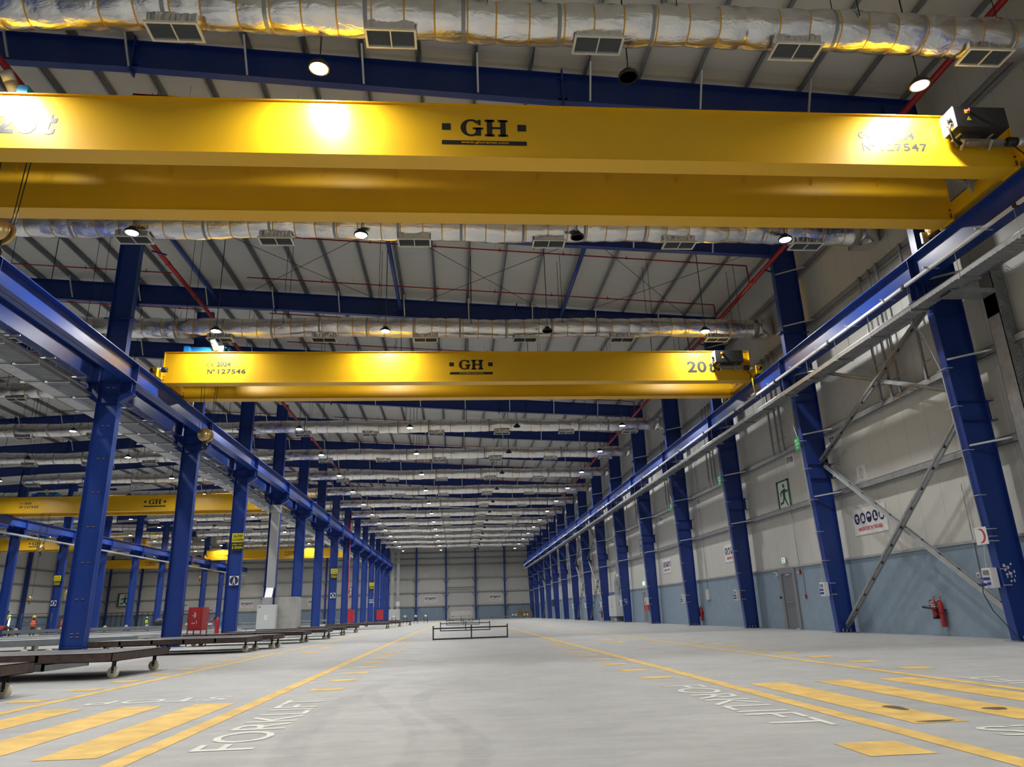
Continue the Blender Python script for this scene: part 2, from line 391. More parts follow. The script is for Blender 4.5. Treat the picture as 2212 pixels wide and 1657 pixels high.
mb = MB(); mb.box(-1.85, 3.33, YE - 0.10, YE - 0.06, 0, 5.2); D2 = struct('door_2', mb, panel_mat('roller door slats', (0.55, 0.55, 0.53), 2, 0.45, 0.02, 0.7, rib=0.4, ribp=0.45))
mb = MB(); mb.box(-1.95, -1.80, YE - 0.22, YE - 0.05, 0, 5.4); mb.box(3.28, 3.43, YE - 0.22, YE - 0.05, 0, 5.4); mb.box(-1.95, 3.43, YE - 0.25, YE - 0.05, 5.2, 5.35); mb.box(-1.95, 3.43, YE - 0.2, YE - 0.05, 5.6, 5.7); mb.build('door_track', GREY, D2)
mb = MB(); mb.box(-1.8, 3.3, YE - 0.14, YE - 0.08, 2.3, 2.45); mb.build('lintel_rail', GREY, D2)
for yy, sgn in ((109.4, 1), (109.4, -1)):
    pass
mb = MB(); mb.box(XR - 0.08, XR - 0.04, 52.2, 53.2, 0, 2.15); D3 = struct('door_3', mb, GREY)
mb = MB(); mb.box(XR - 0.09, XR - 0.085, 52.3, 53.1, 0.05, 2.1); mb.build('leaf', mat('grey door leaf far', (0.18, 0.19, 0.2), 0.5), D3)
mb = MB(); mb.box(XR - 0.08, XR - 0.04, 76.3, 77.4, 0, 2.15); D4 = struct('door_4', mb, GREY)
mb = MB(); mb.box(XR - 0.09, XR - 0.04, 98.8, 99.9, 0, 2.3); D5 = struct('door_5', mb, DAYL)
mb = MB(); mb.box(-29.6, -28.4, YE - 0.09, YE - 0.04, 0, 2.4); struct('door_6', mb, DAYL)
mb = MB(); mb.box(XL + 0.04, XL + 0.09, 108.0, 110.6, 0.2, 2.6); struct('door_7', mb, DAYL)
# ================================================================== STEELWORK
FY = [16.40 + 8 * k for k in range(15)]
LY = [16.66 + 8 * k for k in range(15)]
ny = 0.12
# --- side-wall columns
def right_column(y):
    t = thing('steel_column', '', 'column', (12.9, y, 0))
    b = MB()                                                       # web
    b.prism([(12.62, y - 0.006, 0.02), (13.16, y - 0.006, 0.02), (13.16, y - 0.006, 14.55), (12.27, y - 0.006, 14.55), (12.27, y - 0.006, 9.5), (12.62, y - 0.006, 0.02)][:5], (0, 0.012, 0))
    b.build('web', BLUE, t)
    b = MB(); b.box(13.15, 13.17, y - ny, y + ny, 0.02, 14.6); b.build('outer_flange', BLUE, t)
    b = MB(); b.prism([(12.60, y - ny, 0.02), (12.62, y - ny, 0.02), (12.27, y - ny, 9.5), (12.27, y - ny, 14.0), (12.25, y - ny, 14.0), (12.25, y - ny, 9.5)], (0, 2 * ny, 0)); b.build('inner_flange', BLUEC, t)
    b = MB(); b.box(12.50, 13.28, y - 0.22, y + 0.22, 0.0, 0.02)
    b.build('base_plate', GALV, t)
    b = MB()
    for bx in (12.75, 12.88, 13.01): b.tube([(bx, y - 0.09, 0.02), (bx, y - 0.09, 0.12)], 0.014, 6)
    b.build('anchor_bolts', LGALV, t)
    for z in (5.15, 5.65):
        b = MB(); b.box(12.46, 13.38, y - ny, y + ny, z, z + 0.014); b.build('stiffener', BLUE, t)
    b = MB(); b.box(13.17, 13.31, y - 0.008, y + 0.008, 5.15, 5.65); b.build('stiffener', BLUE, t)
    b = MB(); b.box(12.12, 13.25, y - 0.16, y + 0.16, 10.66, 10.70); b.build('splice_plate', BLUE, t)
    b = MB()
    for bx in (12.18, 12.42, 12.95, 13.1): b.tube([(bx, y - 0.13, 10.60), (bx, y - 0.13, 10.76)], 0.016, 6)
    b.build('splice_bolts', DARK, t)
    c = MB(); c.box(11.86, 12.28, y - 0.14, y + 0.14, 8.82, 8.84); c.box(12.28, 13.15, y - ny, y + ny, 8.82, 8.835)
    c.box(11.86, 12.28, y - 0.14, y + 0.14, 8.34, 8.36); c.box(12.28, 13.15, y - ny, y + ny, 8.345, 8.36)
    c.box(11.88, 12.28, y - 0.006, y + 0.006, 8.36, 8.82); c.box(11.98, 12.0, y - 0.13, y + 0.13, 8.36, 8.82)
    c.prism([(11.98, y - 0.005, 8.34), (12.28, y - 0.005, 8.34), (12.32, y - 0.005, 8.05)], (0, 0.010, 0)); c.box(12.30, 13.15, y - ny, y + ny, 7.98, 7.99)
    c.build('corbel', BLUE, t)
    for z in (4.60, 6.82, 9.05, 11.0, 13.15):
        xi = 12.62 - 0.35 * min(z, 9.5) / 9.5
        b = MB(); b.bar((xi + 0.02, y - 0.11, z - 0.09), (13.26, y - 0.62, z), 0.045, 0.045); b.build('fly_brace', LGALV, t)
    return t
c0 = right_column(FY[0]); c0['label'] = 'tapered blue steel column at the side wall, nearest one, beside the red crescent sign'
tr = tree(c0)
for k in range(1, 15): dup(tr, (0, 8 * k, 0), 'tapered blue steel column at the side wall, %s one from the camera' % nth(k))
# --- inner rows of columns carrying two runway beams
def inner_column(x, y, bolts=False):
    t = thing('steel_column', '', 'column', (x, y, 0)); hw = 0.36; ny = 0.15
    b = MB(); b.box(x - hw, x + hw, y - 0.008, y + 0.008, 0.02, 15.05); b.build('web', BLUEC, t)
    for s in (-1, 1):
        b = MB(); b.box(min(x + s * hw, x + s * (hw - 0.02)), max(x + s * hw, x + s * (hw - 0.02)), y - ny, y + ny, 0.02, 15.05); b.build('flange', BLUEC, t)
    b = MB(); b.box(x - 0.48, x + 0.48, y - 0.28, y + 0.28, 0, 0.02); b.box(x - hw, x + hw, y - ny, y + ny, 0.30, 0.32); b.build('base_plate', BLUEC, t)
    b = MB(); b.box(x - 0.50, x + 0.50, y - 0.22, y + 0.22, 11.25, 11.29); b.build('splice_plate', BLUE, t)
    for s in (-1, 1):
        c = MB(); xa, xb = (x + hw, x + 0.82) if s > 0 else (x - 0.82, x - hw)
        c.box(xa, xb, y - 0.16, y + 0.16, 8.92, 8.945); c.box(xa, xb, y - 0.16, y + 0.16, 8.50, 8.52); c.box(xa, xb, y - 0.007, y + 0.007, 8.52, 8.92)
        xe = x + s * 0.72; c.box(min(xe, xe + .02), max(xe, xe + .02), y - 0.15, y + 0.15, 8.52, 8.92)
        c.prism([(x + s * hw, y - 0.15, 8.20), (x + s * 0.82, y - 0.15, 8.50), (x + s * hw, y - 0.15, 8.50)], (0, 0.012, 0)); c.prism([(x + s * hw, y + 0.138, 8.20), (x + s * 0.82, y + 0.138, 8.50), (x + s * hw, y + 0.138, 8.50)], (0, 0.012, 0))
        c.bar((x + s * hw, y, 8.19), (x + s * 0.82, y, 8.49), 0.3, 0.014, (0, 0, 1))
        c.build('corbel', BLUE, t)
    for z in (9.5, 8.93, 8.51, 8.19):
        b = MB(); b.box(x - hw, x + hw, y - ny, y + ny, z - 0.007, z + 0.007); b.build('stiffener', BLUE, t)
    if bolts:
        for z in [0.62, 0.72] + [1.75 + 1.13 * i for i in range(6)] + [8.75, 9.35]:
            b = MB()
            for s in (-1, 1): b.box(x + s * 0.09 - 0.045, x + s * 0.09 + 0.045, y - 0.035, y - 0.008, z - 0.012, z + 0.012)
            b.build('bolt_pair', BRASS, t)
    return t
XI = -11.88
c1 = inner_column(XI, LY[1], True); c1['label'] = 'tall blue H column of the nearer inner row, nearest one, with brass bolt pairs on its web'
c2 = inner_column(XI, LY[2]); c2['label'] = 'blue H column of the nearer inner row, behind the red hose cabinet'
tr = tree(c2)
for k in range(3, 15):
    extra = {3: ' with the largest slow down sign', 4: ' with a grey cabinet and bright duct', 7: ' with a slow down and pedestrian sign', 8: ' with a thin red pipe running up it'}.get(k, ', %s from the camera' % nth(k - 1))
    dup(tr, (0, 8 * (k - 2), 0), 'blue H column of the nearer inner row' + extra)
XC2 = -37.15
for i, k in enumerate(range(5, 15)): dup(tr, (XC2 - XI, 8 * (k - 2), 0), 'blue H column of the farther inner row, %s from the camera' % nth(i))
# --- opposite wall posts and end wall posts
def post(x, y, h, wx, wy, label):
    b = MB(); b.box(x - wx / 2, x + wx / 2, y - wy / 2, y + wy / 2, 0, h); return one('wall_post', b, BLUE, label, 'post')
for i, k in enumerate(range(9, 15)): post(XL + 0.45, FY[k], 14.4, 0.6, 0.24, 'dark blue post on the opposite side wall, %s from the camera' % nth(i))
EP = [-7.37 + 5.37 * i for i in range(-10, 4)]
for i, x in enumerate(EP):
    t = thing('wind_post', 'blue wind post on the end wall, %s from the side wall with the fire door' % nth(len(EP) - 1 - i), 'post', (x, YE - 0.32, 0))
    b = MB(); b.box(x - 0.13, x + 0.13, YE - 0.50, YE - 0.48, 0, zr(x) - 0.2); b.box(x - 0.13, x + 0.13, YE - 0.2, YE - 0.18, 0, zr(x) - 0.2); b.box(x - 0.008, x + 0.008, YE - 0.48, YE - 0.2, 0, zr(x) - 0.2); b.build('post', BLUEC, t)
    for z in (2.44, 4.81, 7.24):
        for s in (-1, 1):
            b = MB(); b.bar((x + s * 0.1, YE - 0.49, z - 0.75), (x + s * 0.62, YE - 0.2, z - 0.05), 0.05, 0.05); b.build('fly_brace', BLUE, t)
# --- girts
def girt_y(x, z, y0, y1, s, label, h=0.2):
    b = MB(); b.box(min(x, x + s * 0.012), max(x, x + s * 0.012), y0, y1, z - h / 2, z + h / 2)
    xa, xb = min(x, x + s * 0.16), max(x, x + s * 0.16)
    b.box(xa, xb, y0, y1, z + h / 2 - 0.012, z + h / 2); b.box(xa, xb, y0, y1, z - h / 2, z - h / 2 + 0.012)
    return one('wall_girt', b, GALV, label, 'girt')
for i, z in enumerate((4.58, 6.81, 9.02, 11.0, 13.15)): girt_y(13.22, z, 4.0, YE - 0.1, 1, 'long galvanised girt on the side wall, %s up from the wainscot' % nth(i))
for i, z in enumerate((2.44, 4.81, 7.24, 9.62, 10.78, 11.82, 13.6)):
    b = MB(); b.box(XL + .2, XR - .3, YE - 0.2, YE - 0.188, z - 0.1, z + 0.1); b.box(XL + .2, XR - .3, YE - 0.2, YE - 0.06, z + 0.088, z + 0.1); b.box(XL + .2, XR - .3, YE - 0.2, YE - 0.06, z - 0.1, z - 0.088)
    one('wall_girt', b, GALV, 'galvanised girt across the end wall, %s up from the floor' % nth(i), 'girt')
for i, z in enumerate((2.4, 4.6, 6.8, 9.0)): girt_y(XL + 0.2, z, 60, YE - 0.1, -1, 'galvanised girt on the opposite side wall, %s up from the floor' % nth(i))
# --- rafters
def rafter(y):
    t = thing('roof_rafter', '', 'rafter', (XC, y, zr(XC)))
    n = 0.12
    def seg(xa, xb, da, db):
        za, zb = zr(xa), zr(xb); b = MB()
        b.prism([(xa, y - 0.006, za), (xb, y - 0.006, zb), (xb, y - 0.006, zb - db), (xa, y - 0.006, za - da)], (0, 0.012, 0))
        b.prism([(xa, y - n, za), (xb, y - n, zb), (xb, y - n, zb - 0.02), (xa, y - n, za - 0.02)], (0, 2 * n, 0))
        b.prism([(xa, y - n, za - da), (xb, y - n, zb - db), (xb, y - n, zb - db + 0.02), (xa, y - n, za - da + 0.02)], (0, 2 * n, 0))
        return b
    for xa, xb, da, db in ((3.0, 13.17, 0.93, 0.80), (-8.6, 3.0, 0.88, 0.93), (-15.0, -8.6, 1.0, 0.88), (XC, -15.0, 0.9, 1.0), (-34.0, XC, 1.0, 0.9), (-40.0, -34.0, 0.9, 1.0), (-62.2, -40.0, 0.85, 0.9)):
        seg(xa, xb, da, db).build('beam_segment', BLUE, t)
    for x, d in ((3.0, 0.93), (-8.6, 0.88), (-15.0, 1.0), (XC, 0.9), (-34.0, 1.0)):
        b = MB(); b.box(x - 0.025, x + 0.025, y - 0.13, y + 0.13, zr(x) - d - 0.14, zr(x) + 0.14)
        for z in (zr(x) - 0.12, zr(x) - d + 0.12): b.box(x - 0.13, x + 0.13, y - 0.11, y - 0.01, z - 0.008, z + 0.008)
        b.build('splice_plate', BLUE, t)
    for i in range(15):
        x = 9.95 - 3.1 * i
        b = MB(); b.bar((x - 0.03, y - 0.62, zr(x) + 0.02), (x, y - 0.11, zr(x) - 0.86), 0.05, 0.05, (1, 0, 0)); b.build('fly_brace', LGALV, t)
    return t
r0 = rafter(FY[0] + 0.07); r0['label'] = 'blue roof rafter, the nearest one, just above the front crane'
tr = tree(r0)
for k in range(1, 15): dup(tr, (0, 8 * k, 0), 'blue roof rafter, %s one from the camera' % nth(k))
# --- purlins
def purlin(x, label):
    s = -0.0594 if x > XC else 0.0594; z = zr(x) + 0.003
    b = MB(); y0, y1 = 1.0, YE - 0.1
    b.prism([(x - 0.006, y0, z), (x + 0.006, y0, z), (x + 0.006, y0, z + 0.205), (x - 0.006, y0, z + 0.205)], (0, y1 - y0, 0))
    b.prism([(x - 0.075, y0, z), (x + 0.006, y0, z), (x + 0.006, y0, z + 0.012), (x - 0.075, y0, z + 0.012)], (0, y1 - y0, 0))
    b.prism([(x, y0, z + 0.195), (x + 0.075, y0, z + 0.195), (x + 0.075, y0, z + 0.207), (x, y0, z + 0.207)], (0, y1 - y0, 0))
    return one('roof_purlin', b, PURL, label, 'purlin')
for i, x in enumerate([12.95] + [11.42 - 1.55 * n for n in range(31)]): purlin(x, 'grey steel roof purlin running the length of the hall, %s from the side wall' % nth(i))
# --- blue roof struts and thin roof bracing rods of the braced bay
for x, l in ((-2.65, 'beside the unlit duct lamps'), (5.1, 'nearer the side wall'), (-11.3, 'over the nearer inner columns')):
    b = MB(); b.tube([(x, FY[1], zr(x) - 0.55), (x, FY[2], zr(x) - 0.55)], 0.085, 12); one('roof_strut', b, BLUEC, 'blue tubular roof strut in the second bay, ' + l, 'strut')
rods = [(-10.6, -2.7), (-2.6, 5.0), (5.2, 12.0)]
for i, (xa, xb) in enumerate(rods):
    for j in (0, 1):
        b = MB(); ya, yb = (FY[1], FY[2]) if j == 0 else (FY[2], FY[1])
        b.tube([(xa, ya, zr(xa) - 0.5 - 0.05 * j), (xb, yb, zr(xb) - 0.5 - 0.05 * j)], 0.012, 5, cap=False)
        one('bracing_rod', b, DARK, 'thin dark roof bracing rod in the second bay, %s diagonal of the %s cross from the inner row' % (('rising', 'falling')[j], nth(i)), 'rod')
# --- crane runway beams
def runway(x, z0, z1, fw, ys, label, face):
    y0, y1 = 1.0, 132.5
    t = thing('crane_runway_beam', label, 'beam', (x, y0, z0))
    b = MB(); b.box(x - 0.008, x + 0.008, y0, y1, z0, z1); b.box(x - fw / 2, x + fw / 2, y0, y1, z1 - 0.025, z1); b.box(x - fw / 2, x + fw / 2, y0, y1, z0, z0 + 0.025); b.build('beam', BLUEC, t)
    b = MB(); b.box(x - 0.03, x + 0.03, y0, y1, z1, z1 + 0.06); b.build('rail', DARK, t)
    for y in ys:
        b = MB()
        b.prism([(x - fw / 2, y, z1 - 0.025), (x + fw / 2, y, z1 - 0.025), (x + fw / 2 * 0.9, y, z0 + 0.025), (x - fw / 2 * 0.9, y, z0 + 0.025)], (0, 0.016, 0)); b.build('stiffener', BLUE, t)
    return t
RZ = 9.56
runway(12.06, 8.845, RZ, 0.32, [y - 0.1 for y in FY], 'blue crane runway beam along the side wall, on corbels', -1)
runway(-11.26, 8.945, 9.62, 0.40, [y + 0.05 for y in LY], 'blue crane runway beam on the nave side of the nearer inner columns', 1)
runway(-12.55, 8.945, 9.62, 0.36, [y + 0.05 for y in LY], 'blue crane runway beam behind the nearer inner columns', 1)
runway(-36.52, 8.945, 9.62, 0.40, [y + 0.05 for y in LY], 'blue crane runway beam on the near side of the farther inner columns', 1)
runway(-37.80, 8.945, 9.62, 0.36, [y + 0.05 for y in LY], 'blue crane runway beam behind the farther inner columns', 1)
# ================================================================== CRANES
def slab_G(mb, o, xd, yd, x, y, wd, ht, mi=0):
    """slab-serif capital G in the box x..x+wd, y..y+ht"""
    cx, cy, rx, ry = 0.47, 0.5, 0.47, 0.5
    n = 30; a0, a1 = math.radians(38), math.radians(322)
    P = []
    for i in range(n + 1):
        t = a0 + (a1 - a0) * i / n; th = 0.13 + 0.12 * abs(math.cos(t))
        P.append(((cx + rx * math.cos(t), cy + ry * math.sin(t)), (cx + (rx - th) * math.cos(t), cy + (ry - 0.12) * math.sin(t))))
    S = lambda p: (x + p[0] * wd, y + p[1] * ht)
    for i in range(n): mb.poly(o, xd, yd, [S(P[i][0]), S(P[i + 1][0]), S(P[i + 1][1]), S(P[i][1])], mi, 0.004)
    def R(x0, x1, y0, y1): mb.poly(o, xd, yd, [S((x0, y0)), S((x1, y0)), S((x1, y1)), S((x0, y1))], mi, 0.0041)
    R(0.66, 0.90, 0.04, 0.50); R(0.54, 1.0, 0.40, 0.52); R(0.76, 0.89, 0.66, 0.97)
def slab_H(mb, o, xd, yd, x, y, wd, ht, mi=0):
    def R(x0, x1, y0, y1): mb.poly(o, xd, yd, [(x + x0 * wd, y + y0 * ht), (x + x1 * wd, y + y0 * ht), (x + x1 * wd, y + y1 * ht), (x + x0 * wd, y + y1 * ht)], mi, 0.0042)
    R(0.09, 0.33, 0, 1); R(0.67, 0.91, 0, 1); R(0.3, 0.7, 0.44, 0.57)
    for a in (0.0, 0.57):
        R(a, a + 0.43, 0, 0.13); R(a, a + 0.43, 0.87, 1)
ZB, ZT, GW, GS = 9.62, 10.87, 0.46, 2.13
def crane(xl, xr, yf, label, number, swl, hoist_x, near=True, hoist_hook=None, flip=False):
    t = thing('overhead_crane', label, 'crane', (xl, yf, ZB))
    gx0, gx1 = xl + 0.14, xr - 0.14
    for i, y in enumerate((yf, yf + GS)):
        b = MB(); b.box(gx0, gx1, y, y + GW - 0.06, ZB + 0.012, ZT - 0.014)
        b.box(gx0, gx1, y - 0.045, y + GW - 0.02, ZT - 0.014, ZT); b.box(gx0, gx1, y - 0.03, y + GW - 0.03, ZB, ZB + 0.012)
        g = b.build('girder', YEL, t)
        b = MB(); b.box((gx0 + gx1) / 2 - 0.02, (gx0 + gx1) / 2 + 0.02, y + 0.2, y + 0.24, ZT, ZT + 0.05); b.box(gx0, gx1, y + 0.2, y + 0.25, ZT, ZT + 0.05); b.build('trolley_rail', DARK, g)
        if near and i == 1:
            for xx in [gx0 + 1.5 + 1.65 * q for q in range(13)]:
                b = MB(); b.box(xx, xx + 0.012, y - 0.10, y - 0.002, ZT - 0.34, ZT - 0.20); b.build('cable_lug', YEL, g)
        if near:
            for s, xx in ((-1, gx0), (1, gx1)):
                b = MB(); b.box(xx - 0.012, xx + 0.012, y - 0.05, y + GW, ZB - 0.02, ZT); b.build('end_plate', YEL, g)
                b = MB()
                for z in (ZB + 0.08, ZB + 0.14, ZB + 0.26): b.lathe([(0.018, -0.03), (0.018, 0.0)], (xx - s * 0.04, y - 0.012, z), 'y', 8)
                b.build('flange_bolts', DARK, g)
    for s, xx in ((-1, xl), (1, xr)):
        b = MB(); b.box(xx - 0.13, xx + 0.13, yf - 0.55, yf + GS + GW + 0.55, 9.74, 10.08); tk = b.build('end_truck', YEL, t)
        for yy in (yf - 0.32, yf + GS + GW + 0.32):
            b = MB(); b.lathe([(0.0, -0.07), (0.15, -0.07), (0.15, 0.07), (0.0, 0.07)], (xx, yy, 9.77), 'x', 18); b.build('wheel', DARK, tk)
            b = MB(); b.lathe([(0.0, -0.17), (0.07, -0.17), (0.07, -0.13)], (xx, yy, 9.80), 'x', 12); b.build('axle_cap', YEL, tk)
        b = MB(); b.lathe([(0.06, 0.0), (0.06, -0.16)], (xx, yf - 0.55, 9.92), 'y', 12); b.build('buffer', RUBBER, tk)
        b = MB(); b.box(xx - 0.20 if s > 0 else xx + 0.02, xx - 0.02 if s > 0 else xx + 0.20, yf + GS + GW + 0.60, yf + GS + GW + 0.66, 9.6, 9.9); b.build('rail_sweep', LGALV, tk)
    o = Vector((0, yf, 0)); xd, zd = Vector((1, 0, 0)), Vector((0, 0, 1))
    cx = (xl + xr) / 2 + 0.2; zo = ZB
    b = MB()                                                       # maker's mark
    for sx in (-1, 1): b.poly(o, xd, zd, [(cx + sx * 0.765 - 0.09, zo + 0.64), (cx + sx * 0.765 + 0.09, zo + 0.64), (cx + sx * 0.765 + 0.09, zo + 0.80), (cx + sx * 0.765 - 0.09, zo + 0.80)], 0, 0.004)
    slab_G(b, o, xd, zd, cx - 0.48, zo + 0.50, 0.46, 0.41); slab_H(b, o, xd, zd, cx + 0.01, zo + 0.505, 0.47, 0.40)
    b.poly(o, xd, zd, [(cx - 0.855 + (0.06 if not flip else 0), zo + 0.30), (cx - 0.855, zo + 0.30 - 0.0), (cx + 0.855, zo + 0.30), (cx + 0.855, zo + 0.40), (cx - 0.855 + (0.05 if flip else 0), zo + 0.40)][1:], 0, 0.004)
    if near: text(b, 'www.ghcranes.com', o, xd, zd, cx - 0.47, cx + 0.49, zo + 0.318, zo + 0.388, 1, 0.006, bold=0.025, space=1.05)
    b.build('crane_emblem', [BLACK, YEL], t)
    nx = xr - 3.55 if number[0] == 'R' else xl + 1.72
    b = MB()                                                       # CE mark, year and number
    def arc(cx_, cz_, r, th, bar=False):
        n = 14
        for i in range(n):
            t0, t1 = [math.radians(62 + 236 * q / n) for q in (i, i + 1)]
            b.poly(o, xd, zd, [(cx_ + r * math.cos(t0), cz_ + r * math.sin(t0)), (cx_ + r * math.cos(t1), cz_ + r * math.sin(t1)), (cx_ + (r - th) * math.cos(t1), cz_ + (r - th) * math.sin(t1)), (cx_ + (r - th) * math.cos(t0), cz_ + (r - th) * math.sin(t0))], 0, 0.004)
        if bar: b.poly(o, xd, zd, [(cx_ - r, cz_ - th / 2), (cx_ + 0.02, cz_ - th / 2), (cx_ + 0.02, cz_ + th / 2), (cx_ - r, cz_ + th / 2)], 0, 0.0045)
    zz = zo + 0.66; arc(nx + 0.08, zz + 0.085, 0.08, 0.024); arc(nx + 0.25, zz + 0.085, 0.08, 0.024, True)
    yx = nx + (0.58 if number[0] == 'R' else 0.38)
    text(b, '2024', o, xd, zd, yx, yx + (0.66 if number[0] == 'R' else 0.52), zz, zz + 0.185, 0, 0.004, bold=0.03)
    text(b, 'Nº', o, xd, zd, nx + 0.05, nx + 0.34, zo + 0.365, zo + 0.56, 0, 0.004, bold=0.025)
    text(b, number[1:], o, xd, zd, nx + 0.44, nx + 1.48, zo + 0.365, zo + 0.56, 0, 0.004, bold=0.025, space=1.1)
    b.build('serial_lettering', BLACK, t)
    b = MB(); sx = swl
    text(b, '20', o, xd, zd, sx, sx + 0.80, zo + 0.34, zo + 0.83, 0, 0.004, bold=0.03, space=1.05); text(b, 't', o, xd, zd, sx + 0.88, sx + 1.16, zo + 0.34, zo + 0.80, 0, 0.004, bold=0.03, shear=0.15)
    b.build('load_lettering', BLACK, t)
    # control box, cable tray and travel drive at the side-wall end
    bx = xr - 1.72
    b = MB(); b.box(bx, bx + 1.13, yf - 0.52, yf - 0.10, ZB + 0.62, ZB + 1.10); cb = b.build('control_box', BOXB, t)
    b = MB(); b.box(bx - 0.02, bx, yf - 0.52, yf - 0.10, ZB + 0.62, ZB + 1.10); b.build('side_plate', LGREY, cb)
    b = MB(); b.box(bx + 0.1, bx + 0.95, yf - 0.4, yf - 0.02, ZB + 1.08, ZB + 1.13); b.box(bx + 0.2, bx + 0.24, yf - 0.3, yf, ZB + 0.6, ZB + 0.64); b.box(bx + 0.9, bx + 0.94, yf - 0.3, yf, ZB + 0.6, ZB + 0.64); b.build('box_bracket', LGALV, cb)
    if near:
        oo = Vector((bx, yf - 0.52, ZB + 0.62))
        b = MB(); b.box(bx + 0.23, bx + 0.33, yf - 0.525, yf - 0.52, ZB + 0.94, ZB + 1.03); b.build('switch_plate', SIGNY, cb)
        b = MB(); b.lathe([(0.035, 0.0), (0.035, -0.05)], (bx + 0.29, yf - 0.525, ZB + 0.985), 'y', 12); b.box(bx + 0.28, bx + 0.30, yf - 0.60, yf - 0.57, ZB + 0.95, ZB + 1.02); b.build('switch_knob', RED, cb)
        b = MB(); b.poly(oo, xd, zd, [(0.23, 0.15), (0.34, 0.15), (0.285, 0.25)], 0, 0.004); b.poly(oo, xd, zd, [(0.278, 0.165), (0.292, 0.165), (0.29, 0.215), (0.28, 0.215)], 1, 0.006); b.build('hazard_triangle', [SIGNY, BLACK], cb)
        b = MB()
        for q in range(9): b.tube([(bx + 0.28 + 0.05 * q, yf - 0.3, ZB + 0.62), (bx + 0.28 + 0.05 * q, yf - 0.3, ZB + 0.58), (bx + 0.30 + 0.05 * q, yf - 0.22, ZB + 0.50)], 0.008, 5)
        b.build('cable_glands', DARK, cb)
        b = MB()
        for dz in (0, 0.06): b.tube([(bx - 0.06, yf - 0.42, ZB + 0.78 - dz), (bx - 0.10, yf - 0.40, ZB + 0.62), (bx + 0.0, yf - 0.34, ZB + 0.44 - dz), (bx + 0.15, yf - 0.26, ZB + 0.40 - dz), (bx + 0.32, yf - 0.20, ZB + 0.47)], 0.022, 8)
        b.tube([(bx - 0.02, yf - 0.35, ZB + 0.95), (bx - 0.07, yf - 0.40, ZB + 0.92), (bx - 0.06, yf - 0.42, ZB + 0.75)], 0.05, 10)
        b.build('feed_cable', RUBBER, cb)
        b = MB(); b.box(bx - 0.09, bx - 0.02, yf - 0.45, yf - 0.30, ZB + 0.72, ZB + 0.92); b.box(bx - 0.15, bx - 0.02, yf - 0.40, yf - 0.36, ZB + 0.70, ZB + 0.73); b.build('plug_socket', LGREY, cb)
    b = MB(); b.box(bx + 0.22, xr - 0.2, yf - 0.26, yf - 0.255, ZB + 0.44, ZB + 0.52); b.box(bx + 0.22, xr - 0.2, yf - 0.10, yf - 0.095, ZB + 0.44, ZB + 0.52)
    for q in range(26): b.box(bx + 0.24 + q * 0.048, bx + 0.26 + q * 0.048, yf - 0.255, yf - 0.10, ZB + 0.44, ZB + 0.45)
    ct = b.build('cable_tray', GALV, t)
    for xx in (bx + 0.33, bx + 0.95):
        b = MB(); b.bar((xx - 0.12, yf - 0.34, ZB + 0.42), (xx + 0.05, yf, ZB + 0.42), 0.04, 0.04); b.build('tray_bracket', LGALV, ct)
    for s, xx in ((1, xr), (-1, xl)):
        mx = xx - s * 0.35
        b = MB(); b.lathe([(0.0, 0.0), (0.085, 0.0), (0.1, 0.02), (0.1, 0.2)], (mx - 0.16, yf - 0.28, ZB + 0.44), 'x', 16); mo = b.build('travel_motor', BOXB, t)
        b = MB(); b.lathe([(0.095, 0.2 if s > 0 else -0.22), (0.095, 0.42 if s > 0 else 0.0)], (mx - 0.16, yf - 0.28, ZB + 0.44), 'x', 16); b.build('motor_housing', ALU, mo)
        b = MB(); b.lathe([(0.0, -0.12), (0.15, -0.10), (0.15, 0.10), (0.0, 0.12)], (xx + s * 0.02, yf - 0.30, ZB + 0.36), 'y', 16); b.build('gearbox', BOXB, mo)
    if near:                                                       # feeder cable in a striped sleeve down to the conductor rail
        b = MB(); P = [(xr - 0.48, yf - 0.3, ZB + 0.42), (xr - 0.36, yf - 0.34, ZB + 0.22), (xr - 0.30, yf - 0.4, ZB + 0.05), (xr - 0.34, yf - 0.44, ZB - 0.02), (xr - 0.32, yf - 0.46, 8.86)]
        b.tube(P, 0.014, 6); b.build('feeder_cable', RUBBER, t)
        b = MB(); b.tube([(xr - 0.31, yf - 0.46, ZB - 0.05), (xr - 0.29, yf - 0.46, 8.92)], 0.024, 8)
        b.build('cable_sleeve', SIGNY, t)
        b = MB(); b.box(xr - 0.42, xr - 0.26, yf - 0.75, yf - 0.3, 8.80, 8.90); b.build('collector_shoe', MGREY, t)
        b = MB(); b.box(xr - 0.55, xr - 0.2, yf + 1.2, yf + 1.24, 10.1, 10.14); b.box(xr - 0.4, xr - 0.36, yf + 1.2, yf + 1.24, 10.0, 10.35); b.box(xr - 0.33, xr - 0.2, yf + 1.15, yf + 1.25, 9.95, 10.1); b.tube([(xr - 0.25, yf + 1.2, 10.0), (xr - 0.28, yf + 1.2, 9.8)], 0.03, 8); b.build('limit_switch', GREY, t)
    # hoist trolley running on the girders
    hx = hoist_x; ym = yf + 1.25
    b = MB(); b.box(hx - 0.75, hx - 0.55, yf + 0.1, yf + GS + 0.3, ZT + 0.06, ZT + 0.30); b.box(hx + 0.55, hx + 0.75, yf + 0.1, yf + GS + 0.3, ZT + 0.06, ZT + 0.30); b.box(hx - 0.75, hx + 0.75, yf + 0.35, yf + 0.5, ZT + 0.1, ZT + 0.34); ho = b.build('hoist_frame', HOISTB, t)
    b = MB(); b.lathe([(0.0, -0.65), (0.24, -0.65), (0.24, 0.65), (0.0, 0.65)], (hx, ym, ZT + 0.34), 'x', 20); b.build('rope_drum', DARK, ho)
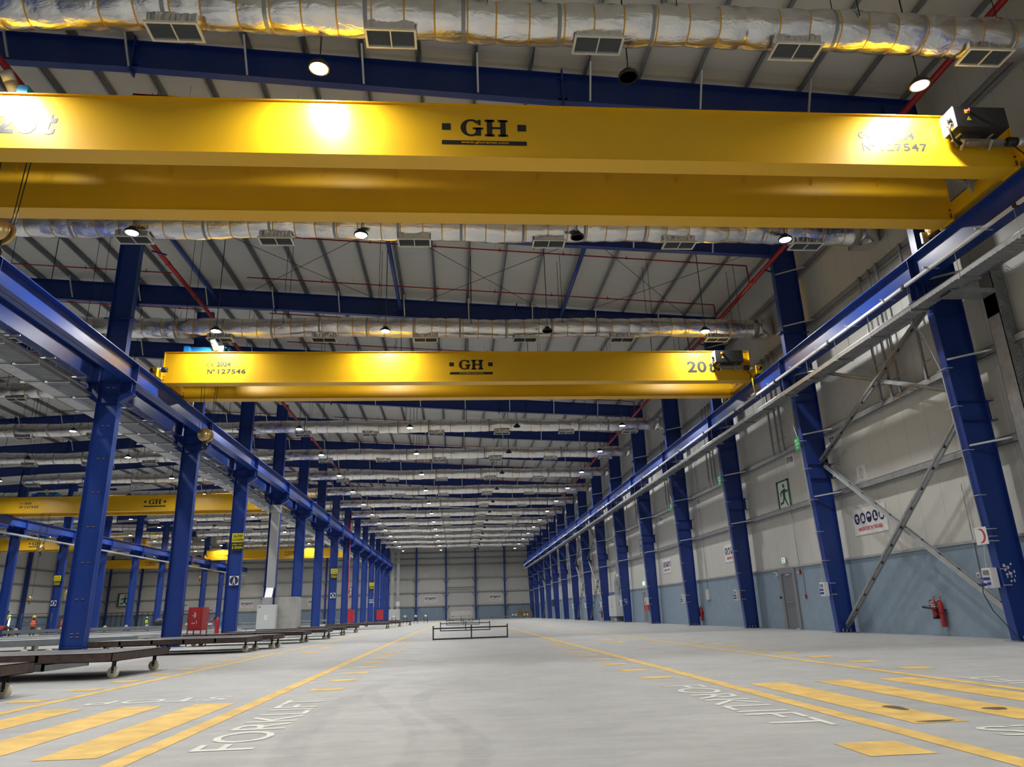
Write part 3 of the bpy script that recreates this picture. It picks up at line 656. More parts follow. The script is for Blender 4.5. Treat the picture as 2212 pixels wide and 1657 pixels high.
    b = MB(); b.box(hx + 0.42, hx + 0.78, ym - 0.5, ym + 0.3, ZT + 0.1, ZT + 0.48); b.build('gear_case', HOISTB, ho)
    b = MB(); b.lathe([(0.0, 0.0), (0.19, 0.0), (0.21, 0.03), (0.21, 0.4), (0.15, 0.42), (0.15, 0.6)], (hx - 0.62, yf + 0.65, ZT + 0.28), 'x', 18); b.build('hoist_motor', BOXB, ho)
    b = MB(); b.tube([(hx + 0.42, yf + 0.30, ZT + 0.16), (hx + 0.40, yf + 0.26, ZT + 0.28), (hx + 0.34, yf + 0.14, ZT + 0.46)], 0.12, 14); b.build('trolley_motor', BEIGE, ho)
    b = MB(); b.tube([(hx + 0.35, yf + 0.16, ZT + 0.43), (hx + 0.30, yf + 0.05, ZT + 0.58)], 0.122, 14); b.build('motor_fan_cover', LGREY, ho)
    # ropes and hook block
    hz = hoist_hook or 7.9
    b = MB()
    for dx, dy in ((-0.35, -0.12), (-0.20, -0.12), (0.20, 0.14), (0.30, 0.14)): b.tube([(hx + dx, ym + dy, ZT + 0.2), (hx + dx * 0.55, ym + dy, hz)], 0.011, 5, cap=False)
    b.build('wire_ropes', DARK, t)
    b = MB(); b.lathe([(0.0, -0.13), (0.05, -0.13), (0.24, -0.09), (0.265, -0.05), (0.24, -0.03)], (hx - 0.02, ym, hz - 0.05), 'y', 26); b.lathe([(0.24, 0.03), (0.265, 0.06), (0.24, 0.09), (0.05, 0.14), (0.0, 0.14)], (hx + 0.04, ym, hz - 0.08), 'y', 26); b.lathe([(0.17, -0.04), (0.17, 0.04)], (hx, ym, hz - 0.06), 'y', 20)
    hb = b.build('hook_block', BRASS, t)
    b = MB(); b.box(hx - 0.07, hx + 0.07, ym - 0.05, ym + 0.05, hz - 0.42, hz - 0.2)
    b.tube([(hx, ym, hz - 0.38)] + [(hx + 0.10 * math.cos(a), ym, hz - 0.52 + 0.10 * math.sin(a)) for a in [math.radians(90 - 30 * q) for q in range(1, 10)]], [0.045] * 8 + [0.04, 0.02], 8)
    b.build('hook', DARK, hb)
    return t
crane(-11.26, 12.06, 12.30, 'front yellow double girder bridge crane, number 127547, spanning the nave', 'R127547', -8.82, -9.15, hoist_hook=8.62, flip=False)
crane(-11.26, 12.06, 26.85, 'second yellow bridge crane of the nave, number 127546, with brass hook block', 'L127546', 9.32, -9.75, hoist_hook=7.95, flip=True)
crane(-36.52, -12.55, 60.3, 'yellow bridge crane of the middle aisle, number 127545, nearer one', 'L127545', -15.3, -33.3, near=False, hoist_hook=7.0)
crane(-36.52, -12.55, 110.3, 'yellow bridge crane of the middle aisle, number 127544, far one', 'L127544', -15.3, -20.0, near=False, hoist_hook=8.6)
crane(-61.7, -37.80, 90.6, 'yellow bridge crane of the outer aisle, nearer one, partly hidden by a runway beam', 'L127543', -40.6, -50.0, near=False, hoist_hook=4.2)
crane(-61.7, -37.80, 124.0, 'yellow bridge crane of the outer aisle, far one, near the end wall', 'L127542', -40.6, -42.0, near=False, hoist_hook=8.0)
# ================================================================== AIR DUCTS
def duct_mesh(x0, x1, step, nseg, seed):
    rnd = random.Random(seed); vs = []; fs = []; mi = []
    n = int((x1 - x0) / step); R = 0.385
    tapes = [x0 + 0.35 + 0.62 * i + rnd.uniform(-0.06, 0.06) for i in range(int((x1 - x0) / 0.62))]
    straps = [x0 + 0.9 + 1.86 * i for i in range(int((x1 - x0) / 1.86))]
    xs = [x0 + step * i for i in range(n + 1)]
    marks = []
    for tx in tapes: marks += [(tx - 0.016, 1), (tx + 0.016, 1)]
    for tx in straps: marks += [(tx - 0.04, 2), (tx + 0.04, 2)]
    keep = [x for x in xs if all(abs(x - q[0]) > 0.05 for q in marks)]
    allx = sorted([(x, 0) for x in keep] + marks)
    ph = [rnd.uniform(0, 6.28) for _ in range(6)]
    rings = []
    for x, kind in allx:
        dn = min(abs(x - tx) for tx in tapes)
        bulge = 0.018 * (1 - math.exp(-(dn / 0.12) ** 2)) - (0.006 if kind else 0)
        dz = 0.03 * math.sin(x * 0.55 + ph[0]) + 0.02 * math.sin(x * 1.3 + ph[1])
        dy = 0.02 * math.sin(x * 0.7 + ph[2])
        o = len(vs)
        for k in range(nseg):
            a = 2 * PI * k / nseg
            r = R + bulge + 0.010 * math.sin(3 * a + x * 2.1 + ph[3]) + 0.008 * math.sin(5 * a - x * 3.7 + ph[4]) + rnd.uniform(-0.003, 0.003)
            vs.append((x, dy + r * math.cos(a), dz + r * math.sin(a)))
        rings.append((o, kind))
    for i in range(len(rings) - 1):
        o0, k0 = rings[i]; o1, k1 = rings[i + 1]
        m = k0 if (k0 == k1 and allx[i + 1][0] - allx[i][0] < 0.1) else 0
        for k in range(nseg): fs.append((o0 + k, o0 + (k + 1) % nseg, o1 + (k + 1) % nseg, o1 + k)); mi.append(m)
    fs.append(tuple(range(nseg))); mi.append(0); fs.append(tuple(rings[-1][0] + k for k in range(nseg - 1, -1, -1))); mi.append(0)
    me = bpy.data.meshes.new('duct_body'); me.from_pydata(vs, [], fs)
    for q in (FOIL, TAPE, STRAP): me.materials.append(q)
    me.polygons.foreach_set('material_index', mi); me.polygons.foreach_set('use_smooth', [True] * len(fs))
    bm = bmesh.new(); bm.from_mesh(me); bmesh.ops.recalc_face_normals(bm, faces=bm.faces); bm.to_mesh(me); bm.free()
    return me
def grille_meshes():
    b = MB(); rnd = random.Random(3)                               # crumpled foil collar
    for i in range(12):
        xa, xb = -0.45 + 0.075 * i, -0.45 + 0.075 * (i + 1)
        j = [rnd.uniform(-0.012, 0.012) for _ in range(4)]
        b.quadset([(xa, -0.20 + j[0], 0.07), (xb, -0.20 + j[1], 0.07), (xb, -0.23 + j[2], 0.28), (xa, -0.23 + j[3], 0.28)], [(0, 1, 2, 3)])
        b.quadset([(xa, 0.20, 0.07), (xb, 0.20, 0.07), (xb, 0.23, 0.28), (xa, 0.23, 0.28)], [(0, 1, 2, 3)])
    for x in (-0.45, 0.45): b.quadset([(x, -0.2, 0.07), (x, 0.2, 0.07), (x, 0.23, 0.28), (x, -0.23, 0.28)], [(0, 1, 2, 3)])
    collar = b.mesh('collar', FOIL)
    b = MB()
    for (x0, x1, y0, y1) in ((-0.49, 0.49, -0.245, -0.205), (-0.49, 0.49, 0.205, 0.245), (-0.49, -0.445, -0.205, 0.205), (0.445, 0.49, -0.205, 0.205), (-0.012, 0.012, -0.205, 0.205)): b.box(x0, x1, y0, y1, 0.03, 0.075)
    frame = b.mesh('grille_frame', GFRAME)
    b = MB(); b.box(-0.45, 0.45, -0.21, 0.21, 0.068, 0.074)
    for i in range(13):
        y = -0.195 + 0.03 * i; b.quadset([(-0.445, y, 0.04), (0.445, y, 0.04), (0.445, y + 0.022, 0.062), (-0.445, y + 0.022, 0.062)], [(0, 1, 2, 3)])
    return collar, frame, b.mesh('louvre', LOUV)
GM = grille_meshes()
def duct(y, z, me, label, detail=True, x_in=12.55, ng=12):
    t = thing('air_duct', label, 'duct', (0, y, z))
    put('duct_body', me, t, (0, y, z))
    for i in range(ng):
        gx = 10.88 - 4.03 * i
        g = put('grille', GM[1], t, (gx, y, z - 0.56)); put('collar', GM[0], g, (gx, y, z - 0.56)); put('louvre', GM[2], g, (gx, y, z - 0.56))
    b = MB(); b.box(12.72, 13.38, y + 0.05, y + 0.75, z - 0.25, z + 0.50); ib = b.build('intake_box', FOIL, t)
    b = MB(); b.box(12.70, 12.72, y + 0.09, y + 0.71, z - 0.20, z + 0.46); b.build('opening', MGREY, ib)
    b = MB(); b.tube([(12.5, y, z), (12.8, y, z - 0.02), (12.98, y + 0.05, z - 0.12), (13.02, y + 0.1, z - 0.35)], [0.385, 0.37, 0.33, 0.28], 20); b.build('end_bend', FOIL, t)
    b = MB()
    for i in range(12):
        hx = 11.8 - 3.72 * i
        if detail:
            for sy in (-0.40, 0.40):
                bb = MB(); bb.tube([(hx, y + sy, z + 0.05), (hx, y + sy, zr(hx) + 0.1)], 0.010, 5, cap=False); bb.build('hanger_rod', DARK, t)
            continue
        b.tube([(hx, y - 0.40, z + 0.05), (hx, y - 0.40, zr(hx) + 0.1)], 0.010, 5, cap=False); b.tube([(hx, y + 0.40, z + 0.05), (hx, y + 0.40, zr(hx) + 0.1)], 0.010, 5, cap=False)
    if not detail: b.build('hanger_rods', DARK, t)
    return t
dm_a = duct_mesh(-34.2, 12.6, 0.16, 32, 1); dm_b = duct_mesh(-34.2, 12.6, 0.30, 24, 2); dm_c = duct_mesh(-34.2, 12.6, 0.8, 16, 3)
ducts = []
for n in range(15):
    y, z = 11.29 + 8 * n, 12.06
    me = dm_a if n == 0 else dm_b if n < 4 else dm_c
    if n in (0, 1, 4): ducts.append(duct(y, z, me, 'silver foil clad air duct across the nave, %s one from the camera' % nth(n), n < 4))
    else:
        r = dup(tree(ducts[1] if n < 4 else ducts[-1 if len(ducts) == 3 else 2]), (0, y - (19.29 if n < 4 else 43.29), 0), 'silver foil clad air duct across the nave, %s one from the camera' % nth(n))
dm_d = duct_mesh(-61.5, -37.0, 0.8, 16, 5)
for i, n in enumerate(range(7, 15)):
    t = thing('air_duct', 'short foil clad air duct of the outer aisle, %s one from the camera' % nth(i), 'duct', (-40, 11.29 + 8 * n, 12.06))
    put('duct_body', dm_d, t, (0, 11.29 + 8 * n, 12.06))
    for j in range(5):
        gx = -39.5 - 4.03 * j; g = put('grille', GM[1], t, (gx, 11.29 + 8 * n, 11.5)); put('collar', GM[0], g, (gx, 11.29 + 8 * n, 11.5))
# ================================================================== LAMPS
def lamp(x, y, z, lit, label, group=None):
    t = thing('high_bay_lamp', label, 'lamp', (x, y, z))
    b = MB(); b.lathe([(0.05, 0.20), (0.10, 0.17), (0.12, 0.10), (0.19, 0.07), (0.205, 0.03), (0.205, -0.005), (0.172, -0.005), (0.172, 0.01)], (x, y, z), 'z', 24); b.build('housing', BOXB, t)
    b = MB(); b.lathe([(0.0, -0.002), (0.172, -0.002)], (x, y, z), 'z', 24, sm=False); b.build('lens', LENS if lit else LENSOFF, t)
    b = MB(); zt = zr(x) + 0.226
    b.tube([(x, y, z + 0.19), (x + 0.015, y, z + 0.5)], 0.012, 6); b.tube([(x + 0.01, y, z + 0.45), (x, y, zt)], 0.016, 6); b.build('suspension_rod', DARK, t)
    if lit: bulb(x, y, z, t)
    return t
ld = bpy.data.lights.new('lamp_light', 'AREA'); ld.shape = 'DISK'; ld.size = 0.34; ld.energy = LAMP_W; ld.color = (1.0, 0.985, 0.955); ld.spread = math.radians(158)
def bulb(x, y, z, par):
    o = bpy.data.objects.new('light_source', ld); COL.objects.link(o); o.parent = par; o.location = (0, 0, -0.012)
ROWS = [11.75, 18.8, 26.25, 33.9, 41.5, 48.7, 56.4, 64.1, 71.8, 79.4, 87.0, 94.4, 102.0, 110.0, 118.0, 126.5]
LX = [(10.0, True, 'nearest the side wall'), (3.62, False, 'unlit, right of the ducts middle'), (-2.72, True, 'over the nave middle'), (-9.12, True, 'beside the nearer inner columns')]
def lrow(i, x, y, z, lit, where):
    lamp(x, y, z, lit, ('lit' if lit else 'unlit') + ' round high bay lamp %s, %s row from the camera' % (where, nth(i)))
for i, y in enumerate(ROWS):
    z = 11.2 if i == 0 else 11.5
    for x, lit, wh in ((10.0, True, 'nearest the side wall'), (3.62, False, 'with grey lens over the nave'), (-2.72, True, 'over the nave middle'), (-9.12, True, 'beside the nearer inner columns')):
        lrow(i, x if i else x * 0.97, y, z, lit, wh)
    if i >= 1: lrow(i, -15.45, y, 11.5, True, 'just behind the nearer inner columns')
    if i >= 2: lrow(i, -21.75, y, 11.5, True, 'over the middle aisle')
    if i >= 3: lrow(i, -28.1, y, 11.5, False, 'with grey lens over the middle aisle')
    if i >= 4: lrow(i, -34.3, y, 11.5, True, 'before the farther inner columns')
    if i >= 6:
        for x, wh in ((-40.6, 'behind the farther inner columns'), (-50.0, 'over the outer aisle')): lrow(i, x, y, 11.5, True, wh)
for y in (4.2, -3.4, -11.0):                                       # the rows overhead and behind the camera
    for x in (10.0, -2.72, -9.12): lamp(x, y, 11.5, True, 'lit round high bay lamp overhead behind the camera, %s row back, %s' % (nth(int((4.2 - y) / 7.5)), {10.0: 'by the side wall', -2.72: 'over the nave', -9.12: 'by the inner columns'}[x]))
# ================================================================== SPRINKLER AND FIRE MAINS
def zs(x): return zr(x) - 0.42
def sprinkler(y, x0, x1, label, near=False):
    t = thing('sprinkler_pipe', label, 'pipe', (x0, y, zs(x0)))
    xs = [x0, x1] if not (x0 < XC < x1) else [x0, XC, x1]
    b = MB(); b.tube([(x, y, zs(x)) for x in xs], 0.028, 8)
    b.build('pipe', PIPER, t)
    b = MB(); x = x0 + 0.7
    while x < x1 and near:
        bb = MB(); bb.tube([(x, y, zs(x) - 0.07), (x, y, zs(x) + 0.13)], 0.014, 5); bb.tube([(x - 0.06, y, zs(x)), (x + 0.06, y, zs(x))], 0.036, 8); bb.build('sprinkler_head', PIPER, t); x += 2.6
    while x < x1: b.tube([(x, y, zs(x) - 0.07), (x, y, zs(x) + 0.13)], 0.014, 5); b.tube([(x - 0.06, y, zs(x)), (x + 0.06, y, zs(x))], 0.036, 8); x += 2.6
    if not near: b.build('sprinkler_heads', PIPER, t)
    b = MB(); x = x0 + 1.6
    while x < x1 and near:
        bb = MB(); bb.tube([(x, y, zs(x)), (x, y, zr(x))], 0.008, 5, cap=False); bb.build('hanger', LGALV, t); x += 3.1
    while x < x1: b.tube([(x, y, zs(x)), (x, y, zr(x))], 0.008, 5, cap=False); x += 3.1
    if not near: b.build('hangers', LGALV, t)
    return t
i = 0
for k in range(15):
    for dy in (1.65, 5.6):
        y = FY[0] + 8 * k + dy - 0.0
        if k < 9:
            t = sprinkler(y, -9.3, 12.0, 'thin red sprinkler pipe across the nave roof, %s one from the camera' % nth(i), k < 4)
            b = MB(); b.tube([(12.0, y, zs(12.0)), (12.04, y, 13.46)], 0.03, 8); b.build('riser', PIPER, t)
            if k >= 1: sprinkler(y, -30.0, -12.6, 'thin red sprinkler pipe over the middle aisle, %s one from the camera' % nth(i - 2))
        i += 1
def main(x, z, label):
    t = thing('fire_main_pipe', label, 'pipe', (x, 0, z)); b = MB(); b.tube([(x, 2.0, z), (x, YE - 1, z)], 0.085, 14); b.build('pipe', PIPER, t)
    b = MB()
    for k in range(0, 15):
        b.tube([(x, FY[k] + 1.2, z), (x, FY[k] + 1.32, z)], 0.10, 14); b.tube([(x, FY[k] + 4.2, z), (x, FY[k] + 4.32, z)], 0.10, 14)
    b.build('couplings', PIPER, t)
    b = MB()
    for k in range(15): b.bar((x - 0.1, FY[k], z - 0.14), (x + 0.45, FY[k], z - 0.30), 0.05, 0.05)
    b.build('support_arms', BLUE, t)
main(12.04, 13.46, 'thick red fire main along the eave of the side wall')
main(-10.95, 14.05, 'thick red fire main over the nearer inner columns')
# ================================================================== TRAYS AND CONDUCTOR RAIL
def ytray(x0, x1, z, y0, y1, pitch, b, h=0.1):
    b.box(x0, x0 + 0.006, y0, y1, z, z + h); b.box(x1 - 0.006, x1, y0, y1, z, z + h)
    b.box(x0, x1, y0, y1, z - 0.002, z)
    y = y0
    while y < min(y1, 70): b.box(x0, x1, y, y + 0.05, z - 0.012, z - 0.002); y += pitch
    return b
t = thing('cable_tray', 'perforated galvanised cable tray hung below the side wall runway beam', 'tray', (12.0, 5, 8.2))
ytray(11.74, 12.14, 8.12, 3.0, 131.0, 0.14, MB()).build('tray', GALV, t)
b = MB(); b.tube([(11.80, 3, 8.26), (11.80, 131, 8.26)], 0.022, 6); b.tube([(11.87, 3, 8.25), (11.87, 131, 8.25)], 0.016, 6); b.build('conduits', LGALV, t)
for i in range(40):
    y = 10.6 + 1.9 * i
    b = MB(); b.bar((11.70, y, 8.08), (12.24, y, 8.08), 0.045, 0.05); b.build('support_arm', GALV, t)
b = MB()
for i in range(40):
    y = 10.6 + 1.9 * i; b.tube([(11.74, y, 8.08), (11.74, y, 8.82)], 0.007, 5, cap=False); b.tube([(12.2, y, 8.08), (12.2, y, 8.84)], 0.007, 5, cap=False)
b.build('hanger_rods', GALV, t)
t = thing('conductor_rail', 'white enclosed conductor rail under the edge of the side wall runway beam', 'rail', (11.72, 5, 8.8))
b = MB(); b.box(11.69, 11.75, 3.0, 131.5, 8.755, 8.825); b.build('enclosure', WHITE, t)
for i in range(40):
    y = 9.7 + 1.9 * i
    b = MB(); b.bar((11.62, y, 8.85), (12.05, y, 8.85), 0.045, 0.035); b.build('bracket_arm', LGALV, t)
for i in range(24):
    y = 8.4 + 4.0 * i
    b = MB(); b.box(11.67, 11.77, y - 0.05, y + 0.05, 8.74, 8.84); b.build('joint_clamp', DARK, t)
for x0, x1, z, l, mt in ((-13.0, -12.44, 8.42, 'dark perforated cable tray behind the nearer inner columns', PURL), (-13.70, -13.20, 8.42, 'pale ribbed cable tray behind the nearer inner columns', LGALV)):
    t = thing('cable_tray', l, 'tray', (x0, 15, z)); ytray(x0, x1, z, 10.0, 131, 0.16, MB(), 0.12).build('tray', mt, t)
    for i in range(24):
        y = 17.6 + 1.75 * i; b = MB(); b.bar((x0 - 0.12, y, z - 0.03), (x1 + 0.12, y, z - 0.03), 0.05, 0.045); b.build('support_arm', LGALV, t)
    b = MB()
    for i in range(24):
        y = 17.6 + 1.75 * i; b.tube([(x1 + 0.1, y, z - 0.03), (x1 + 0.1, y, 8.95 if x1 > -13.1 else 9.6)], 0.007, 5, cap=False); b.tube([(x0 - 0.1, y, z - 0.03), (x0 - 0.1, y, 9.6)], 0.007, 5, cap=False)
    b.build('hanger_rods', GALV, t)
t = thing('conductor_rail', 'grey conductor rail under the runway beam behind the nearer inner columns', 'rail', (-12.8, 15, 8.85))
b = MB(); b.box(-12.86, -12.78, 8.0, 131, 8.80, 8.87); b.build('enclosure', LSTEEL, t)
for i in range(22):
    y = 18.2 + 1.9 * i; b = MB(); b.bar((-12.95, y, 8.90), (-12.40, y, 8.90), 0.05, 0.035); b.build('bracket_arm', LGALV, t)
t = thing('cable_tray', 'bright cable tray along the farther inner columns', 'tray', (-36.2, 50, 8.3)); ytray(-36.5, -36.1, 8.2, 40, 131, 0.4, MB()).build('tray', LGALV, t)
# ================================================================== SIDE WALL FITTINGS
XD, YN, ZU = Vector((1, 0, 0)), Vector((0, -1, 0)), Vector((0, 0, 1))   # a wall facing -X reads along -Y
def plate(x, y0, y1, z0, z1, th=0.006):
    """thin board on the side wall; y0 is its far edge"""
    b = MB(); b.box(x, x + th, min(y0, y1), max(y0, y1), z0, z1); return b
def wall_plane(x, y0, z0): return Vector((x, y0, z0)), Vector((0, -1, 0)), Vector((0, 0, 1))
def running_man(b, o, xd, yd, W, H, mi):
    """green escape pictogram: man running through a door frame, in a W x H field"""
    P = lambda pts: b.poly(o, xd, yd, [(p[0] * W, p[1] * H) for p in pts], mi, 0.006)
    for r in ((0, 1, 0, .055), (0, 1, .945, 1), (0, .13, 0, 1), (.87, 1, 0, 1)): P([(r[0], r[2]), (r[1], r[2]), (r[1], r[3]), (r[0], r[3])])
    b.disc(o, xd, yd, .56 * W, .80 * H, .075 * H, mi, .0065, 16)
    P([(.40, .66), (.62, .70), (.66, .62), (.60, .40), (.46, .40)])
    P([(.40, .66), (.26, .60), (.24, .46), (.31, .46), (.33, .55), (.46, .60)])
    P([(.60, .66), (.72, .54), (.86, .58), (.85, .64), (.73, .61), (.64, .70)])
    P([(.46, .42), (.60, .42), (.74, .16), (.80, .12), (.72, .08), (.66, .14), (.52, .34)])
    P([(.46, .42), (.54, .36), (.44, .20), (.22, .16), (.18, .20), (.20, .26), (.37, .27)])
def ppe_sign(x_or_y, a0, a1, z0, z1, label, plane, small=False):
    W, H = abs(a1 - a0), z1 - z0
    if plane == 'side': o, xd, yd = Vector((x_or_y, a0, z0)), Vector((0, -1, 0)), ZU
    elif plane == 'end': o, xd, yd = Vector((a0, x_or_y, z0)), Vector((1, 0, 0)), ZU
    nrm = xd.cross(yd)
    b = MB(); b.prism([o, o + xd * W, o + xd * W + yd * H, o + yd * H], nrm * 0.005)
    t = one('safety_sign', b, SIGNW, label, 'sign')
    b = MB()
    for i in range(5):
        cx, cy, r = W * (0.13 + 0.185 * i), H * 0.62, H * 0.21
        b.disc(o, xd, yd, cx, cy, r * 0.88, 0, 0.008, 24, r)
        q = lambda pts: b.poly(o, xd, yd, [(cx + p[0] * r, cy + p[1] * r) for p in pts], 1, 0.011)
        if i == 0: q([(-.5, .1), (-.3, .5), (.3, .5), (.1, 0), (.4, -.5), (-.1, -.6), (-.2, -.1)]); q([(.2, .1), (.6, .05), (.6, .3), (.3, .35)])
        elif i == 1: q([(-.5, -.6), (-.45, .3), (-.2, .6), (0, .2), (.2, .6), (.45, .3), (.5, -.6)]);
        elif i == 2: q([(-.6, .05)] + [(.6 * math.cos(a), .05 + .55 * math.sin(a)) for a in [PI - PI * k / 8 for k in range(9)]] + [(.75, .0), (-.75, .0)])
        elif i == 3: q([(-.3, .6), (.2, .6), (.2, -.1), (.6, -.3), (.6, -.55), (-.3, -.55)])
        else: q([(-.5, -.6), (-.5, .1), (-.25, .55), (.0, .2), (.15, .6), (.35, .5), (.4, -.6)])
    b.build('pictograms', [NAVY, SIGNW], t)
    b = MB(); text(b, 'MANDATORY IN THIS AREA', o, xd, yd, W * .14, W * .86, H * .14, H * .29, 0, 0.008, bold=0.03)
    b.build('sign_text', REDINK, t)
    return t
for y0, y1, z0, z1, l in ((23.72, 21.75, 3.07, 3.92, 'beside the cross brace of the nearest bay'), (36.1, 34.1, 3.02, 3.86, 'partly hidden by the third column'), (47.4, 45.6, 3.08, 3.93, 'past the fourth column, full view'), (69.4, 67.6, 3.05, 3.9, 'beyond the sixth column')):
    ppe_sign(XR - 0.012, y0, y1, z0, z1, 'white mandatory protective gear sign on the side wall, ' + l, 'side')
for x0, x1, l in ((-5.88, -3.75, 'left of the roller door'), (5.85, 8.06, 'right of the roller door'), (-15.6, -13.5, 'behind the far inner columns'), (-26.5, -24.3, 'past the concrete block'), (-38.3, -36.1, 'between farther inner columns'), (-49.5, -47.3, 'above the barred fence')):
    ppe_sign(YE - 0.02, x0, x1, 3.15, 4.22, 'small white protective gear sign on the end wall, ' + l, 'end')
# escape signs
def escape(y0, y1, z0, z1, label, x=None, end=False):
    W, H = abs(y1 - y0), z1 - z0
    o, xd = (Vector((XR - 0.012, y0, z0)), Vector((0, -1, 0))) if not end else (Vector((y0, end, z0)), Vector((1, 0, 0)))
    b = MB(); b.prism([o, o + xd * W, o + xd * W + ZU * H, o + ZU * H], xd.cross(ZU) * 0.006); t = one('escape_sign', b, SIGNW, label, 'sign')
    b = MB(); running_man(b, o + xd.cross(ZU) * 0.004, xd, ZU, W, H, 0); b.build('pictogram', DGREEN, t)
escape(29.22, 28.03, 4.66, 5.83, 'large white and green running man sign above the fire door')
escape(53.1, 52.3, 4.72, 5.75, 'running man sign on the side wall above the second fire door')
escape(-59.3, -57.0, 3.9, 6.1, 'running man sign far away behind the farther columns', end=YE - 0.45)
escape(-20.2, -18.7, 4.6, 6.1, 'running man sign on the end wall beside a far inner column', end=YE - 0.45)
# bay number boards
def board(y0, y1, z0, z1, txt, label):
    b = plate(XR - 0.012, y0, y1, z0, z1); t = one('bay_sign', b, SIGNW, label, 'sign')
    o, xd, yd = wall_plane(XR - 0.013, y0, z0); W, H = y0 - y1, z1 - z0
    b = MB(); text(b, txt, o, xd, yd, W * .14, W * .86, H * .38, H * .78, 0, 0.006, bold=0.02); b.build('sign_text', BLACK, t)
board(24.5, 23.63, 6.16, 6.72, 'ST06', 'white ST06 board half hidden by a cross brace')
board(28.06, 27.26, 6.18, 6.74, 'ST05', 'white ST05 board above the running man sign')
board(39.6, 38.8, 6.18, 6.74, 'ST05', 'smaller white ST05 board past the third column')
board(47.3, 46.5, 6.18, 6.74, 'ST04', 'white ST04 board past the fourth column')
board(62.9, 62.1, 6.18, 6.74, 'ST03', 'tiny white ST03 board far along the side wall')
b = plate(XR - 0.012, 23.01, 22.45, 4.73, 5.28); t = one('safety_sign', b, SIGNW, 'white board with a grey triangle drawing on the side wall', 'sign')
o, xd, yd = wall_plane(XR - 0.013, 23.01, 4.73)
b = MB()
for p, q in (((.05, .05), (.28, .50)), ((.28, .50), (.51, .05)), ((.51, .05), (.05, .05))):
    d = Vector((q[0] - p[0], q[1] - p[1])).normalized() * 0.012; n2 = (-d.y, d.x)
    b.poly(o, xd, yd, [(p[0] + n2[0], p[1] + n2[1]), (q[0] + n2[0], q[1] + n2[1]), (q[0] - n2[0], q[1] - n2[1]), (p[0] - n2[0], p[1] - n2[1])], 0, 0.007)
b.poly(o, xd, yd, [(.20, .10), (.38, .10), (.36, .22), (.30, .20), (.27, .34), (.22, .24)], 0, 0.007); b.build('drawing', GREYINK, t)
# first aid boards on the columns
for k, z0 in ((1, 6.20), (2, 6.30), (3, 6.20), (5, 6.25)):
    y = FY[k]; x = 12.30 - 0.06
    b = MB(); b.box(x - 0.05, x - 0.044, y - 0.20, y + 0.20, z0, z0 + 0.44); t = one('first_aid_sign', b, GREEN, 'green FIRST AID board clamped to the %s side wall column' % nth(k), 'sign')
    o, xd, yd = Vector((x - 0.051, y + 0.20, z0)), Vector((0, -1, 0)), ZU
    b = MB(); text(b, 'FIRST', o, xd, yd, 0.06, 0.30, 0.29, 0.38, 0, 0.002, bold=.02); text(b, 'AID', o, xd, yd, 0.08, 0.22, 0.17, 0.26, 0, 0.002, bold=.02); text(b, '8 m', o, xd, yd, 0.12, 0.26, 0.05, 0.14, 0, 0.002, bold=.02)
    b.poly(o, xd, yd, [(.24, .195), (.29, .195), (.29, .175), (.34, .215), (.29, .255), (.29, .235), (.24, .235)], 0, 0.002); b.build('sign_text', SIGNW, t)
    b = MB()
    for z in (z0 + 0.1, z0 + 0.34): b.box(x - 0.044, 12.46, y - 0.135, y - 0.125, z, z + 0.02)
    b.build('clamps', DARK, t)
# red crescent board on the nearest column
y = FY[0]; x = 12.36
b = MB(); b.box(x - 0.02, x - 0.012, y - 0.20, y + 0.20, 2.16, 2.56); t = one('red_crescent_sign', b, SIGNW, 'white board with a red crescent on the nearest side wall column', 'sign')
o, xd, yd = Vector((x - 0.021, y + 0.2, 2.16)), Vector((0, -1, 0)), ZU
b = MB(); n = 24; A = math.radians(125)
outer = [(.19 + .155 * math.cos(-A + 2 * A * i / n), .2 + .165 * math.sin(-A + 2 * A * i / n)) for i in range(n + 1)]
p0, p1 = outer[0], outer[-1]
inner = []
for i in range(n + 1):
    a = -A * 1.0 + 2 * A * i / n
    inner.append((.145 + .14 * math.cos(a), .2 + .148 * math.sin(a)))
inner[0], inner[-1] = p0, p1
for i in range(n): b.poly(o, xd, yd, [outer[i], outer[i + 1], inner[i + 1], inner[i]], 0, 0.003)
b.build('crescent', REDINK, t)
b = MB()
for z in (2.22, 2.50): b.box(x - 0.012, 12.66, y - 0.135, y - 0.125, z, z + 0.02)
b.build('clamps', LGALV, t)
